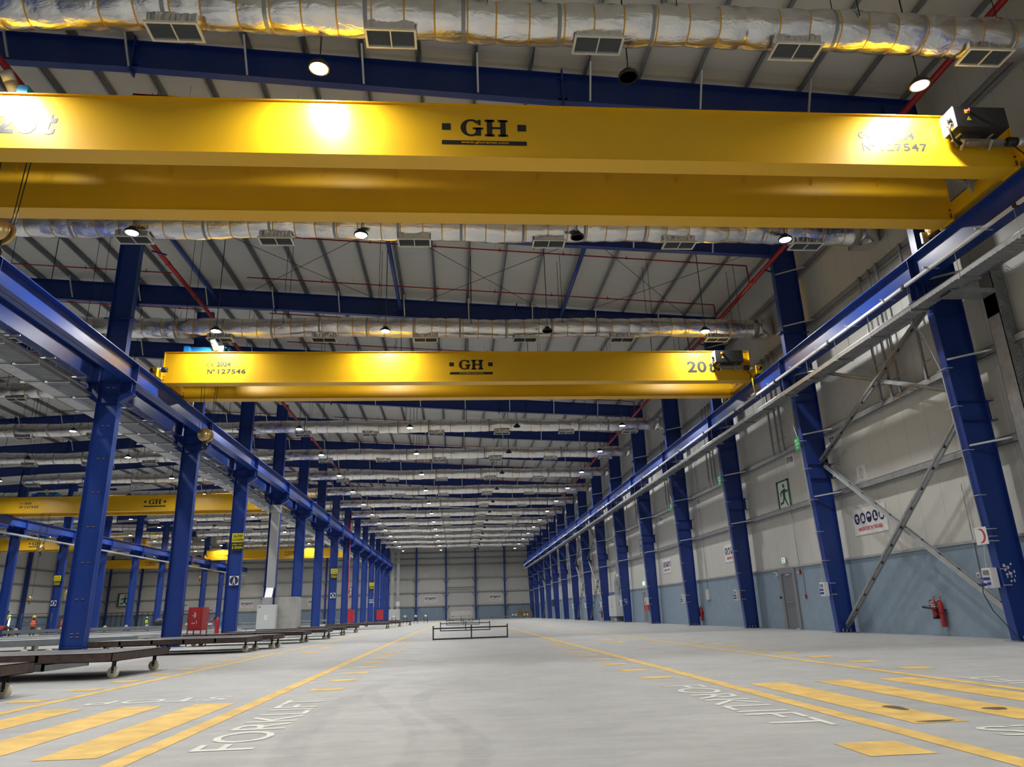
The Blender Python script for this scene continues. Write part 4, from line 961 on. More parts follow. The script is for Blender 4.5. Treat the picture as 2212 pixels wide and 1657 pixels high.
# socket outlets with conduits on the columns
def socket(k, label, cable=False):
    y = FY[k]; t = thing('socket_box', label, 'socket box', (12.5, y, 1.18)); xf = 12.36; z0 = 1.18
    b = MB(); b.box(xf, xf + 0.16, y - 0.02, y + 0.28, z0, z0 + 0.45); b.build('enclosure', WHITE, t)
    b = MB(); b.box(xf - 0.008, xf, y + 0.04, y + 0.24, z0 + 0.29, z0 + 0.40); b.build('breaker_window', MGREY, t)
    for i in range(2):
        for j in range(2):
            if cable and i == 1 and j == 0: continue
            b = MB(); b.lathe([(0.032, 0.0), (0.036, -0.045), (0.0, -0.05)], (xf, y + 0.08 + 0.11 * i, z0 + 0.10 + 0.11 * j), 'x', 12); b.build('socket_outlet', mat('socket blue', (0.02, 0.04, 0.30), 0.4) if 'socket blue' not in bpy.data.materials else bpy.data.materials['socket blue'], t)
    b = MB()
    for z in (z0 + 0.04, z0 + 0.40): b.box(xf + 0.16, xf + 0.36, y - 0.15, y - 0.13, z, z + 0.02)
    b.build('clamps', LGALV, t)
    b = MB()
    pts = [(xf + 0.03, y + 0.14, z0 + 0.45), (xf + 0.12, y + 0.10, 2.4)] + [(12.60 - 0.35 * z / 9.5 - 0.05, y + 0.08, z) for z in (3.5, 5.0, 6.5)] + [(12.24, y + 0.35, 7.6), (12.1, y + 0.62, 8.06)]
    b.tube(pts, 0.016, 6); b.build('conduit', LGALV, t)
    for z in (2.33, 3.3, 4.4, 5.5, 6.5):
        xx = 12.60 - 0.35 * z / 9.5
        b = MB(); b.box(xx - 0.07, xx + 0.12, y - 0.14, y - 0.12, z, z + 0.015); b.box(xx - 0.08, xx - 0.03, y - 0.13, y + 0.22, z, z + 0.015); b.build('conduit_clamp', LGALV, t)
    if cable:
        b = MB(); b.lathe([(0.03, 0.0), (0.045, -0.10), (0.03, -0.12)], (xf - 0.02, y + 0.19, z0 + 0.08), 'x', 12); b.build('plug', bpy.data.materials['socket blue'], t)
        b = MB(); b.tube([(xf - 0.1, y + 0.2, z0 + 0.08), (xf - 0.12, y + 0.22, z0 - 0.1), (xf - 0.06, y + 0.1, z0 - 0.5), (xf + 0.05, y - 0.1, 0.35), (xf + 0.1, y - 0.35, 0.03), (xf + 0.1, y - 0.8, 0.012)], 0.010, 6); b.build('flex_cable', RUBBER, t)
    return t
socket(0, 'white socket box with a plugged cable on the nearest side wall column', True)
for k in range(1, 9): socket(k, 'white socket box with conduit on the side wall column, %s from the camera' % nth(k))
# cleaned paint spots on two columns
for k in (0, 5):
    b = MB(); rnd = random.Random(k); y = FY[k] - 0.0066; o, xd, yd = Vector((12.66, y, 1.27)), XD, ZU
    for cx, cy, rx, ry in ((.07, .40, .035, .04), (.24, .43, .025, .025), (.17, .36, .02, .035), (.13, .37, .014, .02), (.08, .30, .025, .03), (.20, .22, .03, .035), (.16, .23, .012, .05), (.29, .26, .02, .035), (.10, .20, .03, .03), (.10, .14, .018, .02), (.20, .15, .016, .03), (.29, .16, .014, .02), (.17, .05, .024, .025), (.25, .06, .016, .04)): b.disc(o, xd, yd, cx, cy, rx, 0, 0.001, 14, ry)
    one('paint_splash', b, SIGNW, 'cluster of white paint spots on the %s side wall column' % ('nearest' if k == 0 else 'sixth'), 'paint spots')
# fire extinguishers
def cyl(t, x, y, z0, r, h, name='cylinder', mt=RED):
    b = MB(); b.lathe([(0.0, z0), (r * 0.9, z0), (r, z0 + 0.02), (r, z0 + h * 0.84), (r * 0.86, z0 + h * 0.90), (r * 0.5, z0 + h * 0.96), (r * 0.28, z0 + h), (0.02, z0 + h + 0.03)], (x, y, 0), 'z', 18); return b.build(name, mt, t)
def extinguisher(x, y, z0, label, co2=True):
    t = thing('fire_extinguisher', label, 'fire extinguisher', (x, y, z0)); r, h = (0.07, 0.70) if co2 else (0.085, 0.48)
    cyl(t, x, y, z0, r, h)
    if not co2:
        b = MB(); b.lathe([(r * 1.02, z0 - 0.01), (r * 1.02, z0 + 0.07)], (x, y, 0), 'z', 18); b.build('foot_ring', RUBBER, t)
        b = MB(); b.lathe([(r * 1.005, z0 + 0.30), (r * 1.005, z0 + 0.33)], (x, y, 0), 'z', 18); b.lathe([(r * 1.005, z0 + 0.36), (r * 1.005, z0 + 0.38)], (x, y, 0), 'z', 18); b.build('label_bands', LGREY, t)
    b = MB(); b.box(x - 0.02, x + 0.02, y - 0.02, y + 0.02, z0 + h, z0 + h + 0.06); b.build('valve', ALU, t)
    b = MB(); b.bar((x, y + 0.03, z0 + h + 0.06), (x - 0.02, y - 0.13, z0 + h + 0.10), 0.025, 0.012); b.bar((x, y + 0.03, z0 + h + 0.03), (x - 0.02, y - 0.12, z0 + h + 0.035), 0.025, 0.012); b.build('handle', RED, t)
    b = MB()
    if co2:
        b.tube([(x - 0.03, y, z0 + h), (x - 0.10, y + 0.05, z0 + h * 0.85), (x - 0.10, y + 0.08, z0 + h * 0.62), (x - 0.09, y + 0.05, z0 + h * 0.52)], 0.012, 6)
        b.tube([(x - 0.09, y + 0.06, z0 + h * 0.55), (x - 0.12, y + 0.22, z0 + h * 0.70), (x - 0.14, y + 0.58, z0 + h * 0.76)], [0.016, 0.026, 0.034], 10)
    else: b.tube([(x - 0.02, y + 0.02, z0 + h + 0.02), (x - 0.03, y + 0.14, z0 + h), (x - 0.04, y + 0.15, z0 + h * 0.7), (x - 0.05, y + 0.09, z0 + h * 0.5)], 0.012, 6)
    b.build('discharge_hose', RUBBER, t)
    b = MB(); b.box(x + r * 0.5, XR - 0.05, y - 0.04, y + 0.04, z0 + h * 0.6, z0 + h * 0.66); b.lathe([(r * 1.03, z0 + h * 0.50), (r * 1.03, z0 + h * 0.53)], (x, y, 0), 'z', 16); b.build('bracket', DARK, t)
    return t
extinguisher(13.26, 19.78, 0.24, 'tall red fire extinguisher with black horn under the cross brace')
extinguisher(13.24, 20.02, 0.46, 'short red fire extinguisher behind the tall one under the cross brace', False)
extinguisher(13.26, 40.2, 0.24, 'red fire extinguisher with raised horn beyond the third column')
extinguisher(13.24, 40.5, 0.46, 'short red fire extinguisher beyond the third column', False)
extinguisher(13.26, 68.6, 0.24, 'distant red fire extinguisher on the side wall before a grey cabinet')
extinguisher(13.26, 91.0, 0.24, 'farthest red fire extinguisher on the side wall')
# small wall devices with conduits
def device(name, label, cat, y, z, w_, h_, mt, top, lens=None):
    t = thing(name, label, cat, (XR - 0.08, y, z)); x = XR - 0.14
    b = MB(); b.box(x, XR - 0.05, y - w_ / 2, y + w_ / 2, z, z + h_); b.build('housing', mt, t)
    b = MB(); b.tube([(XR - 0.07, y, z + h_), (XR - 0.07, y, top)], 0.012, 6); b.build('conduit', GALV, t)
    if lens: b = MB(); b.box(x - 0.006, x, y - w_ * .3, y + w_ * .3, z + h_ * .2, z + h_ * .7); b.build('lens', lens, t)
device('alarm_sounder', 'red alarm sounder beside the fire door', 'alarm', 28.05, 2.07, 0.14, 0.13, RED, 4.5, SIGNW)
device('call_point', 'red call point low beside the fire door', 'alarm', 27.85, 1.16, 0.11, 0.12, RED, 2.4, SIGNW)
device('emergency_light', 'white emergency lamp beside the fire door', 'lamp', 30.2, 2.08, 0.13, 0.16, WHITE, 2.4, DARK)
device('push_button', 'small dark exit button beside the fire door', 'button', 30.0, 1.17, 0.09, 0.10, DARK, 2.1)
device('junction_box', 'small white socket by the nearest side wall column', 'socket', 18.07, 1.46, 0.12, 0.13, WHITE, 3.9, MGREY)
device('junction_box', 'small white socket beside the second column socket box', 'socket', 25.2, 1.46, 0.10, 0.12, WHITE, 3.9, MGREY)
device('junction_box', 'small white socket beside the third column socket box', 'socket', 33.1, 1.46, 0.10, 0.12, WHITE, 3.9, MGREY)
device('distribution_box', 'cream distribution box with trunking past the third column', 'box', 39.0, 1.30, 0.42, 0.52, mat('cream enclosure', (0.55, 0.55, 0.48), 0.45), 11.0)
t = thing('exit_light', 'small lit green exit lamp above the fire door', 'lamp', (XR - .1, 29.35, 2.56))
b = MB(); b.box(XR - 0.09, XR - 0.04, 29.2, 29.52, 2.54, 2.80); b.build('housing', WHITE, t)
b = MB(); b.box(XR - 0.095, XR - 0.09, 29.24, 29.48, 2.58, 2.76); b.build('lit_panel', mat('lit exit panel', (0.7, 0.8, 0.75), 0.5, emit=(0.55, 0.9, 0.7), es=0.9), t)
o = Vector((XR - 0.0955, 29.48, 2.58)); b = MB()
b.poly(o, (0, -1, 0), (0, 0, 1), [(.05, .02), (.2, .02), (.2, .05), (.05, .05)], 0, 0.001); b.poly(o, (0, -1, 0), (0, 0, 1), [(.05, .12), (.18, .12), (.18, .16), (.05, .16)], 0, 0.001); b.poly(o, (0, -1, 0), (0, 0, 1), [(.09, .05), (.15, .05), (.15, .12), (.09, .12)], 0, 0.001); b.build('pictogram', GREEN, t)
t = thing('exit_light', 'tiny lit green exit lamp above the second fire door', 'lamp', (XR - .1, 52.7, 2.56))
b = MB(); b.box(XR - 0.09, XR - 0.04, 52.55, 52.87, 2.54, 2.80); b.build('housing', bpy.data.materials['lit exit panel'], t)
# red hose cabinet, grey switch cabinets on the side wall
t = thing('fire_hose_cabinet', 'red fire hose cabinet on the side wall beside the second fire door', 'cabinet', (13.2, 51.0, 0.8))
b = MB(); b.box(13.02, XR - 0.04, 50.5, 51.8, 0.82, 1.66); b.build('body', RED, t)
b = MB(); b.box(13.01, 13.02, 50.6, 51.7, 0.88, 1.6); b.build('door', RED, t)
b = MB(); b.box(12.96, 13.02, 50.9, 51.3, 1.18, 1.68); b.build('control_box', LGREY, t)
t = thing('electrical_cabinet', 'grey floor standing electrical cabinet beyond the sixth side wall column', 'cabinet', (12.9, 61.0, 0.1))
b = MB(); b.box(12.70, XR - 0.05, 59.6, 62.4, 0.42, 2.05); b.build('body', LGREY, t)
b = MB(); b.box(12.72, XR - 0.05, 59.7, 62.3, 0.36, 0.42); b.build('plinth', DARK, t)
b = MB(); b.box(12.9, XR - 0.06, 60.5, 61.4, 0.0, 0.36); b.build('cable_entry', LGREY, t)
b = MB(); b.box(12.69, 12.70, 61.02, 61.03, 0.45, 2.0); b.box(12.66, 12.70, 61.2, 61.26, 1.1, 1.3); b.build('door', GREY, t)
b = MB(); b.box(13.05, XR - 0.06, 60.9, 61.3, 2.05, 2.9); b.bar((13.15, 61.1, 2.9), (13.15, 60.2, 3.6), 0.3, 0.3); b.box(13.1, XR - 0.06, 59.9, 60.4, 3.5, 8.2); b.build('cable_duct', ALU, t)
b = MB(); b.box(11.9, 13.3, 58.8, 63.2, 0.0, 0.05); one('floor_kerb', b, GALV, 'low steel kerb on the floor before the grey side wall cabinet', 'kerb')
t = thing('electrical_cabinet', 'small dark panel on the side wall far down the hall', 'cabinet', (13.2, 100, 0.8)); b = MB(); b.box(13.1, XR - 0.05, 102, 103.4, 1.6, 2.5); b.build('body', DARK, t)
# cross braces in the braced bays (double angles on packers)
def brace(p, q, label):
    p, q = Vector(p), Vector(q); t = thing('wall_brace', label, 'brace', p)
    b = MB()
    for dy in (-0.05, 0.05): b.bar(p + Vector((dy, 0, 0)), q + Vector((dy, 0, 0)), 0.012, 0.11, (0, 0, 1)); 
    d = (q - p).normalized(); u = Vector((1, 0, 0)).cross(d)
    for dy in (-0.07, 0.07): b.bar(p + Vector((dy, 0, 0)) + u * 0.05, q + Vector((dy, 0, 0)) + u * 0.05, 0.05, 0.010, (0, 0, 1))
    b.build('angles', LSTEEL if q.z < p.z else GALV, t)
    n = int((q - p).length / 0.75)
    for i in range(1, n):
        c = p + (q - p) * (i / n); b = MB(); b.bar(c - d * 0.035 - Vector((0.001, 0, 0)), c + d * 0.035 - Vector((0.001, 0, 0)), 0.10, 0.06, u); b.build('packer', DARK, t)
    for c, s in ((p, 1), (q, -1)):
        b = MB(); b.bar(c - d * 0.14 * s, c + d * 0.18 * s, 0.012, 0.20, (0, 0, 1))
        for i in range(3): b.tube([c + d * (0.04 + 0.06 * i) * s - Vector((0.09, 0, 0)), c + d * (0.04 + 0.06 * i) * s + Vector((0.06, 0, 0))], 0.016, 6)
        b.build('gusset', GALV, t)
xb = 12.92
for k, nmk in ((0, 'nearest'), (6, 'seventh'), (7, 'eighth'), (11, 'twelfth')):
    y0, y1 = FY[k] + 0.05, FY[k + 1] - 0.05
    brace((xb, y1 - .1, 0.27), (xb, y0 + 0.1, 5.75), 'lower wall brace rising towards the camera in the %s side wall bay' % nmk)
    brace((xb + 0.12, y1 - .1, 5.6), (xb + 0.12, y0 + 0.1, 0.40), 'pale lower wall brace falling towards the camera in the %s side wall bay' % nmk)
    brace((xb, y1 - .1, 5.80), (xb, y0 + 0.2, 8.9), 'upper wall brace rising towards the camera in the %s side wall bay' % nmk)
    brace((xb + 0.12, y1 - .1, 9.15), (xb + 0.12, y0 + 0.2, 5.95), 'upper wall brace falling towards the camera in the %s side wall bay' % nmk)
# vertical wall channels with cable pegs
for k in range(0, 6):
    for j, (dy, z0, z1) in enumerate(((1.85, 6.85, 11.1), (3.1, 6.85, 11.1), (3.55, 6.85, 11.1), (4.1, 6.85, 11.1))):
        y = FY[k] + dy; t = thing('wall_channel', 'vertical galvanised channel on the side wall, %s of four in the %s bay' % (nth(j), nth(k)), 'channel', (13.2, y, z0))
        b = MB(); b.box(13.14, 13.20, y - 0.035, y + 0.035, z0, z1); b.build('channel', GALV, t)
        for z in (7.3, 7.95):
            b = MB(); b.box(13.10, 13.13, y - 0.40, y - 0.02, z, z + 0.02); b.build('peg', GALV, t)
# broad lattice cable riser near the right edge
t = thing('cable_riser', 'wide galvanised cable riser with lattice side on the nearest wall bay', 'cable riser', (13.2, 15.4, 0))
b = MB(); b.box(13.05, 13.07, 15.05, 15.45, 0.0, 8.6); b.box(13.05, 13.35, 15.44, 15.45, 0, 8.6); b.box(13.05, 13.35, 15.05, 15.06, 0, 8.6); b.build('trunking', GALV, t)
b = MB()
for i in range(96):
    z = 0.05 + 0.09 * i
    b.bar((13.08, 15.03, z), (13.34, 15.03, z + 0.16), 0.012, 0.014, (0, 1, 0)); b.bar((13.34, 15.03, z), (13.08, 15.03, z + 0.16), 0.012, 0.014, (0, 1, 0))
b.build('lattice', GALV, t)
b = MB(); b.box(11.95, 13.1, 15.05, 15.45, 8.02, 8.04); b.box(11.95, 13.1, 15.04, 15.05, 8.02, 8.14); b.box(11.95, 13.1, 15.45, 15.46, 8.02, 8.14); b.bar((13.06, 15.25, 8.02), (13.06, 15.25, 7.5), 0.4, 0.02, (1, 0, 0)); b.build('branch_tray', GALV, t)
# white square lamps/boxes on the wall behind columns
for k in range(2, 8):
    y = FY[k] + 1.3; b = MB(); b.box(13.16, 13.38, y - 0.45, y + 0.45, 8.6, 9.5)
    one('wall_box', b, mat('white wall box', (0.7, 0.7, 0.7), 0.4) if 'white wall box' not in bpy.data.materials else bpy.data.materials['white wall box'], 'white box high on the side wall behind the column, %s from the camera' % nth(k), 'box')
# ================================================================== THINGS ON THE FLOOR
def caster(t, x, y, z_top, up=False, ang=0.0):
    """fixed castor under z_top (or upturned on top of it)"""
    s = 1 if up else -1; r = 0.105 if not up else 0.11; zc = z_top + s * (abs(z_top) - r) if not up else z_top + 0.19
    if not up: zc = r
    b = MB(); b.lathe([(0.0, -0.027), (r - 0.008, -0.027), (r, -0.016), (r, 0.016), (r - 0.008, 0.027), (0.0, 0.027)], (x, y, zc), 'y', 22); w = b.build('wheel', CREAM, t)
    b = MB()
    for d in (-0.04, 0.04): b.bar((x, y + d, zc - s * 0.02), (x, y + d, z_top), 0.045, 0.006, (0, 1, 0))
    b.box(x - 0.06, x + 0.06, y - 0.055, y + 0.055, min(z_top, z_top + s * 0.012), max(z_top, z_top + s * 0.012)); b.lathe([(0.015, -0.06), (0.015, 0.06)], (x, y, zc), 'y', 10)
    b.build('fork', DARK, w)
def trolley(x0, x1, y0, y1, label, full=True):
    t = thing('flat_trolley', label, 'trolley', ((x0 + x1) / 2, (y0 + y1) / 2, 0)); zt, zb = 0.46, 0.305
    b = MB(); b.box(x0 + .02, x1 - .02, y0 + .02, y1 - .02, zt - 0.012, zt - 0.002); b.build('deck', DECK, t)
    b = MB()
    for (xa, xc, ya, yc) in ((x0, x1, y0, y0 + 0.012), (x0, x1, y1 - 0.012, y1), (x0, x0 + 0.012, y0, y1), (x1 - 0.012, x1, y0, y1)): b.box(xa, xc, ya, yc, zb, zt)
    for (xa, xc, ya, yc) in ((x0, x1, y0, y0 + 0.07), (x0, x1, y1 - 0.07, y1), (x0, x0 + 0.07, y0, y1), (x1 - 0.07, x1, y0, y1)): b.box(xa, xc, ya, yc, zb, zb + 0.01); b.box(xa, xc, ya, yc, zt - 0.01, zt)
    for i in range(1, 5):
        xx = x0 + (x1 - x0) * i / 5; b.box(xx - 0.03, xx + 0.03, y0, y1, zb + 0.03, zt - 0.012)
    b.build('channel_frame', RUST, t)
    for x in (x0 + 0.35, x1 - 0.12):
        for y in (y0 + 0.4, y1 - 0.45): caster(t, x, y, zb)
    return t
trolley(-12.6, -6.30, 9.2, 12.0, 'dark steel trolley cut by the left edge of the picture')
trolley(-12.9, -6.30, 14.55, 17.3, 'nearest whole dark steel trolley before the first inner column')
TR = [(-11.3, -6.55, 24.3, 26.35, 'behind the nearest whole one'), (-10.6, -6.3, 26.65, 28.4, 'third in the row'), (-11.2, -6.35, 32.0, 33.8, 'fourth in the row, before the hose cabinet'), (-11.0, -6.2, 36.5, 38.6, 'fifth in the row'), (-11.1, -6.35, 42.9, 44.6, 'sixth in the row, before the concrete block'), (-11.0, -6.45, 49.4, 50.8, 'seventh in the row'), (-10.6, -5.6, 62, 64.2, 'eighth in the row, far off'), (-10.4, -5.2, 70, 72, 'ninth in the row, far off'), (-9.8, -4.8, 79, 81, 'farthest in the row')]
for a in TR: trolley(*a[:4], 'dark flat steel trolley on cream wheels, ' + a[4])
# upturned trolley lying behind the nearest one
t = thing('upturned_trolley', 'grey trolley frame lying upside down, two cream wheels in the air', 'trolley', (-12, 18.8, 0))
b = MB()
for (xa, xc, ya, yc) in ((-15.0, -9.2, 17.9, 17.95), (-15.0, -9.2, 19.95, 20.0), (-15.0, -14.95, 17.9, 20), (-9.25, -9.2, 17.9, 20)): b.box(xa, xc, ya, yc, 0.0, 0.16)
b.box(-15, -9.2, 17.95, 19.95, 0.13, 0.15); b.build('frame', GSTEEL, t)
for x, y in ((-9.95, 18.4), (-9.45, 18.5), (-14.6, 18.3)):
    caster(t, x, y, 0.16, True)
# grey welded frames and roller tables in the middle aisle
def frame_beam(p, q, z0, z1, wd, label, legs=4, mt=GSTEEL):
    p, q = Vector((p[0], p[1], 0)), Vector((q[0], q[1], 0)); t = thing('decked_trestle', label, 'trestle', (p + q) / 2)
    d = (q - p).normalized(); n = Vector((-d.y, d.x, 0))
    b = MB()
    for s in (-1, 1): b.bar(p + n * s * wd / 2 + Vector((0, 0, (z0 + z1) / 2)), q + n * s * wd / 2 + Vector((0, 0, (z0 + z1) / 2)), 0.06, z1 - z0)
    L = (q - p).length; k = max(2, int(L / 1.2))
    for i in range(k + 1): b.bar(p + d * L * i / k - n * wd / 2 + Vector((0, 0, z1 - 0.06)), p + d * L * i / k + n * wd / 2 + Vector((0, 0, z1 - 0.06)), 0.05, 0.08)
    b.build('side_rails', mt, t)
    b = MB(); b.quadset([p + n * wd / 2 + Vector((0, 0, z1 + .004)), q + n * wd / 2 + Vector((0, 0, z1 + .004)), q - n * wd / 2 + Vector((0, 0, z1 + .004)), p - n * wd / 2 + Vector((0, 0, z1 + .004))], [(0, 1, 2, 3)]); b.build('deck', LSTEEL, t)
    for i in range(legs):
        for s in (-1, 1):
            c = p + d * L * (0.08 + 0.84 * i / max(1, legs - 1)) + n * s * wd * 0.42
            b = MB(); b.bar(c, c + Vector((0, 0, z0)), 0.07, 0.07, (0, 1, 0)); b.build('leg', CREAM if z0 < 0.4 else mt, t)
    return t
frame_beam((-19, 24.5), (-11.9, 29.0), 0.36, 0.54, 1.6, 'long grey steel frame passing behind the first inner column')
frame_beam((-22, 33.5), (-12.2, 36.5), 0.34, 0.50, 2.0, 'pale decked frame left of the red hose cabinet', mt=LSTEEL)
frame_beam((-24, 42), (-12.8, 46), 0.32, 0.50, 2.2, 'pale decked frame behind the hose cabinet', mt=LSTEEL)
frame_beam((-27, 52), (-13, 55), 0.35, 0.52, 2.0, 'grey decked frame in the middle aisle behind the third inner column')
frame_beam((-26, 66), (-13, 70), 0.35, 0.52, 2.0, 'grey decked frame far back in the middle aisle')
def roller_table(p, q, z, wd, label, n_roll, up_rollers=False):
    p, q = Vector((p[0], p[1], 0)), Vector((q[0], q[1], 0)); t = thing('roller_table', label, 'roller table', (p + q) / 2)
    d = (q - p).normalized(); n = Vector((-d.y, d.x, 0)); L = (q - p).length
    for s in (-1, 1):
        b = MB(); b.bar(p + n * s * wd / 2 + Vector((0, 0, z - 0.09)), q + n * s * wd / 2 + Vector((0, 0, z - 0.09)), 0.06, 0.18); b.build('side_rail', GSTEEL, t)
    for i in range(n_roll):
        c = p + d * L * (i + 0.5) / n_roll; b = MB()
        if up_rollers: b.tube([c + Vector((0, 0, z + 0.02)) - n * 0.05, c + Vector((0, 0, z + 0.02)) + n * 0.05], 0.10, 14)
        else: b.tube([c - n * wd / 2 + Vector((0, 0, z - 0.03)), c + n * wd / 2 + Vector((0, 0, z - 0.03))], 0.05, 10)
        b.build('roller', CREAM if up_rollers else GALV, t)
    for i in range(5):
        for s in (-1, 1):
            c = p + d * L * (0.04 + 0.23 * i) + n * s * wd * 0.45; b = MB(); b.bar(c, c + Vector((0, 0, z - 0.18)), 0.08, 0.08, (0, 1, 0)); b.build('leg', GSTEEL, t)
roller_table((-27, 47.5), (-17.2, 51.5), 0.80, 1.2, 'roller table with round cream rollers in front of the workers', 9, True)
roller_table((-16.3, 50.0), (-25, 78.0), 0.78, 1.0, 'long grey roller table crossing behind the first inner columns', 16)
roller_table((-22, 78.0), (-15, 96), 0.75, 1.0, 'grey roller table far back behind the fire extinguisher', 14)
# red hose cabinet on legs behind the second inner column
t = thing('fire_hose_cabinet', 'red fire hose cabinet on legs beside the second inner column', 'cabinet', (-11.5, 33.2, 0))
b = MB(); b.box(-11.30, -10.72, 32.75, 33.55, 0.62, 1.55); b.build('body', RED, t)
b = MB(); b.box(-11.25, -10.77, 32.735, 32.75, 0.68, 1.50); b.build('door', RED, t)
b = MB()
for xx in (-11.30, -10.76):
    for yy in (32.75, 33.51): b.box(xx, xx + 0.04, yy, yy + 0.04, 0, 0.62)
b.build('stand', RED, t)
o = Vector((-11.25, 32.733, 0.68)); b = MB()
for r in ((.2, .26, .45, .66), (.12, .3, .52, .545), (.13, .17, .2, .26), (.2, .26, .2, .25), (.3, .33, .22, .34)): b.poly(o, XD, ZU, [(r[0], r[2]), (r[1], r[2]), (r[1], r[3]), (r[0], r[3])], 0, 0.002)
b.build('chipped_lettering', LGREY, t)
# extinguisher standing by the third inner column, others far
extinguisher_x = -12.45
t = thing('fire_extinguisher', 'red fire extinguishers hung on the third inner column, larger one', 'fire extinguisher', (-12.4, 40.3, 0)); cyl(t, -12.42, 40.35, 0.12, 0.11, 1.05)
b = MB(); b.tube([(-12.42, 40.3, 1.2), (-12.55, 40.25, 1.15), (-12.62, 40.25, 0.95)], 0.03, 8); b.build('discharge_hose', RUBBER, t); b = MB(); b.lathe([(0.0, 0.92), (0.09, 0.96), (0.09, 1.06), (0, 1.1)], (-12.66, 40.25, 0), 'z', 12); b.build('horn_cap', RED, t)
for y, l in ((56.2, 'fifth'), (88.2, 'ninth'), (104.1, 'eleventh')):
    t = thing('fire_extinguisher', 'distant red fire extinguisher at the %s inner column' % l, 'fire extinguisher', (-12.5, y, 0)); cyl(t, -12.5, y, 0.1, 0.16, 1.0)
t = thing('fire_hose_cabinet', 'distant red fire cabinet at the eighth inner column', 'cabinet', (-11.2, 80.2, 0)); b = MB(); b.box(-11.4, -10.8, 80.0, 80.7, 0.5, 1.75); b.build('body', RED, t); b = MB(); b.box(-11.35, -11.3, 80.0, 80.05, 0, .5); b.box(-10.9, -10.85, 80.0, 80.05, 0, .5); b.build('stand', RED, t)
b = MB(); b.tube([(-11.3, 80.3, 1.75), (-11.5, 80.3, 1.8), (-11.5, 80.35, 12.0)], 0.05, 8); one('riser_pipe', b, PIPER, 'thin red water pipe running up the eighth inner column', 'pipe')
t = thing('fire_hose_cabinet', 'farthest red fire cabinet between the inner columns', 'cabinet', (-11.4, 112.2, 0)); b = MB(); b.box(-11.8, -10.9, 112.0, 112.7, 0.5, 1.9); b.build('body', RED, t)
# grey switch cabinet with bright cable duct, and the concrete block
t = thing('electrical_cabinet', 'grey switch cabinet with warning label mounted on an inner column', 'cabinet', (-11.9, 48.2, 0.4))
b = MB(); b.box(-12.42, -11.28, 47.95, 48.40, 0.40, 1.86); b.build('body', LGREY, t)
b = MB(); b.box(-12.39, -11.31, 47.94, 47.95, 0.44, 1.83); b.build('door', LGREY, t)
b = MB(); b.box(-11.95, -11.78, 47.932, 47.938, 0.98, 1.24); b.build('warning_label', SIGNW, t); b = MB(); b.poly((-11.95, 47.93, 0.98), XD, ZU, [(.04, .1), (.13, .1), (.085, .19)], 0, 0.001); b.build('warning_triangle', SIGNY, t)
b = MB(); b.box(-12.32, -12.22, 47.932, 47.938, 1.68, 1.78); b.build('sticker', HOISTB, t)
b = MB(); b.box(-12.15, -11.58, 47.98, 48.32, 1.86, 2.30); b.prism([(-12.05, 48.0, 2.25), (-11.60, 48.0, 2.25), (-11.55, 48.2, 3.0), (-12.0, 48.2, 3.0)], (0, 0.2, 0)); b.box(-12.03, -11.52, 48.16, 48.40, 2.9, 8.0); b.box(-12.1, -11.45, 48.1, 48.45, 7.6, 8.1); b.build('cable_duct', ALU, t)
b = MB(); b.box(-11.56, -10.18, 48.55, 50.2, 0.0, 2.32); one('concrete_block', b, CONC, 'pale precast concrete block beside the grey switch cabinet', 'concrete block')
for x, z0, l in ((-8.9, 0.2, 'grey floor standing cabinet at the end wall beside shiny ducts'),):
    t = thing('electrical_cabinet', l, 'cabinet', (-10.8, 134.5, 0)); b = MB(); b.box(-12.0, -10.0, 133.6, 134.6, 0.25, 2.1); b.build('body', LGREY, t); b = MB(); b.box(-11.9, -10.1, 133.7, 134.6, 0.0, .25); b.build('plinth', DARK, t)
    for xa in (-11.75, -10.75):
        b = MB(); b.box(xa, xa + 0.55, 134.0, 134.5, 2.1, 13.0); b.build('cable_duct', ALU, t)
    b = MB(); b.box(-10.7, -10.1, 133.5, 133.52, 2.6, 3.4); b.build('label_board', SIGNW, t)
# signs on the inner columns
def slow_sign(x, y, label, sc=1.0):
    W, H = 0.62 * sc, 0.95 * sc; o = Vector((x - W / 2, y, 4.52)); b = MB(); b.prism([o + ZU * H * .5, o + XD * W + ZU * H * .5, o + XD * W + ZU * H, o + ZU * H], (0, 0.006, 0)); t = one('speed_sign', b, SIGNY, label, 'sign')
    b = MB(); b.prism([o, o + XD * W, o + XD * W + ZU * H * .5, o + ZU * H * .5], (0, 0.006, 0)); b.build('lower_panel', BLACK, t)
    b = MB(); text(b, 'SLOW', o, XD, ZU, W * .10, W * .90, H * .76, H * .92, 0, 0.004, bold=.03); text(b, 'DOWN', o, XD, ZU, W * .06, W * .94, H * .55, H * .71, 0, 0.004, bold=.03); b.build('upper_words', BLACK, t)
    b = MB(); text(b, 'SPEED LIMIT', o, XD, ZU, W * .06, W * .96, H * .33, H * .41, 0, 0.004); text(b, '5 KM/H', o, XD, ZU, W * .06, W * .96, H * .13, H * .27, 0, 0.004, bold=.02); b.build('lower_words', SIGNY, t)
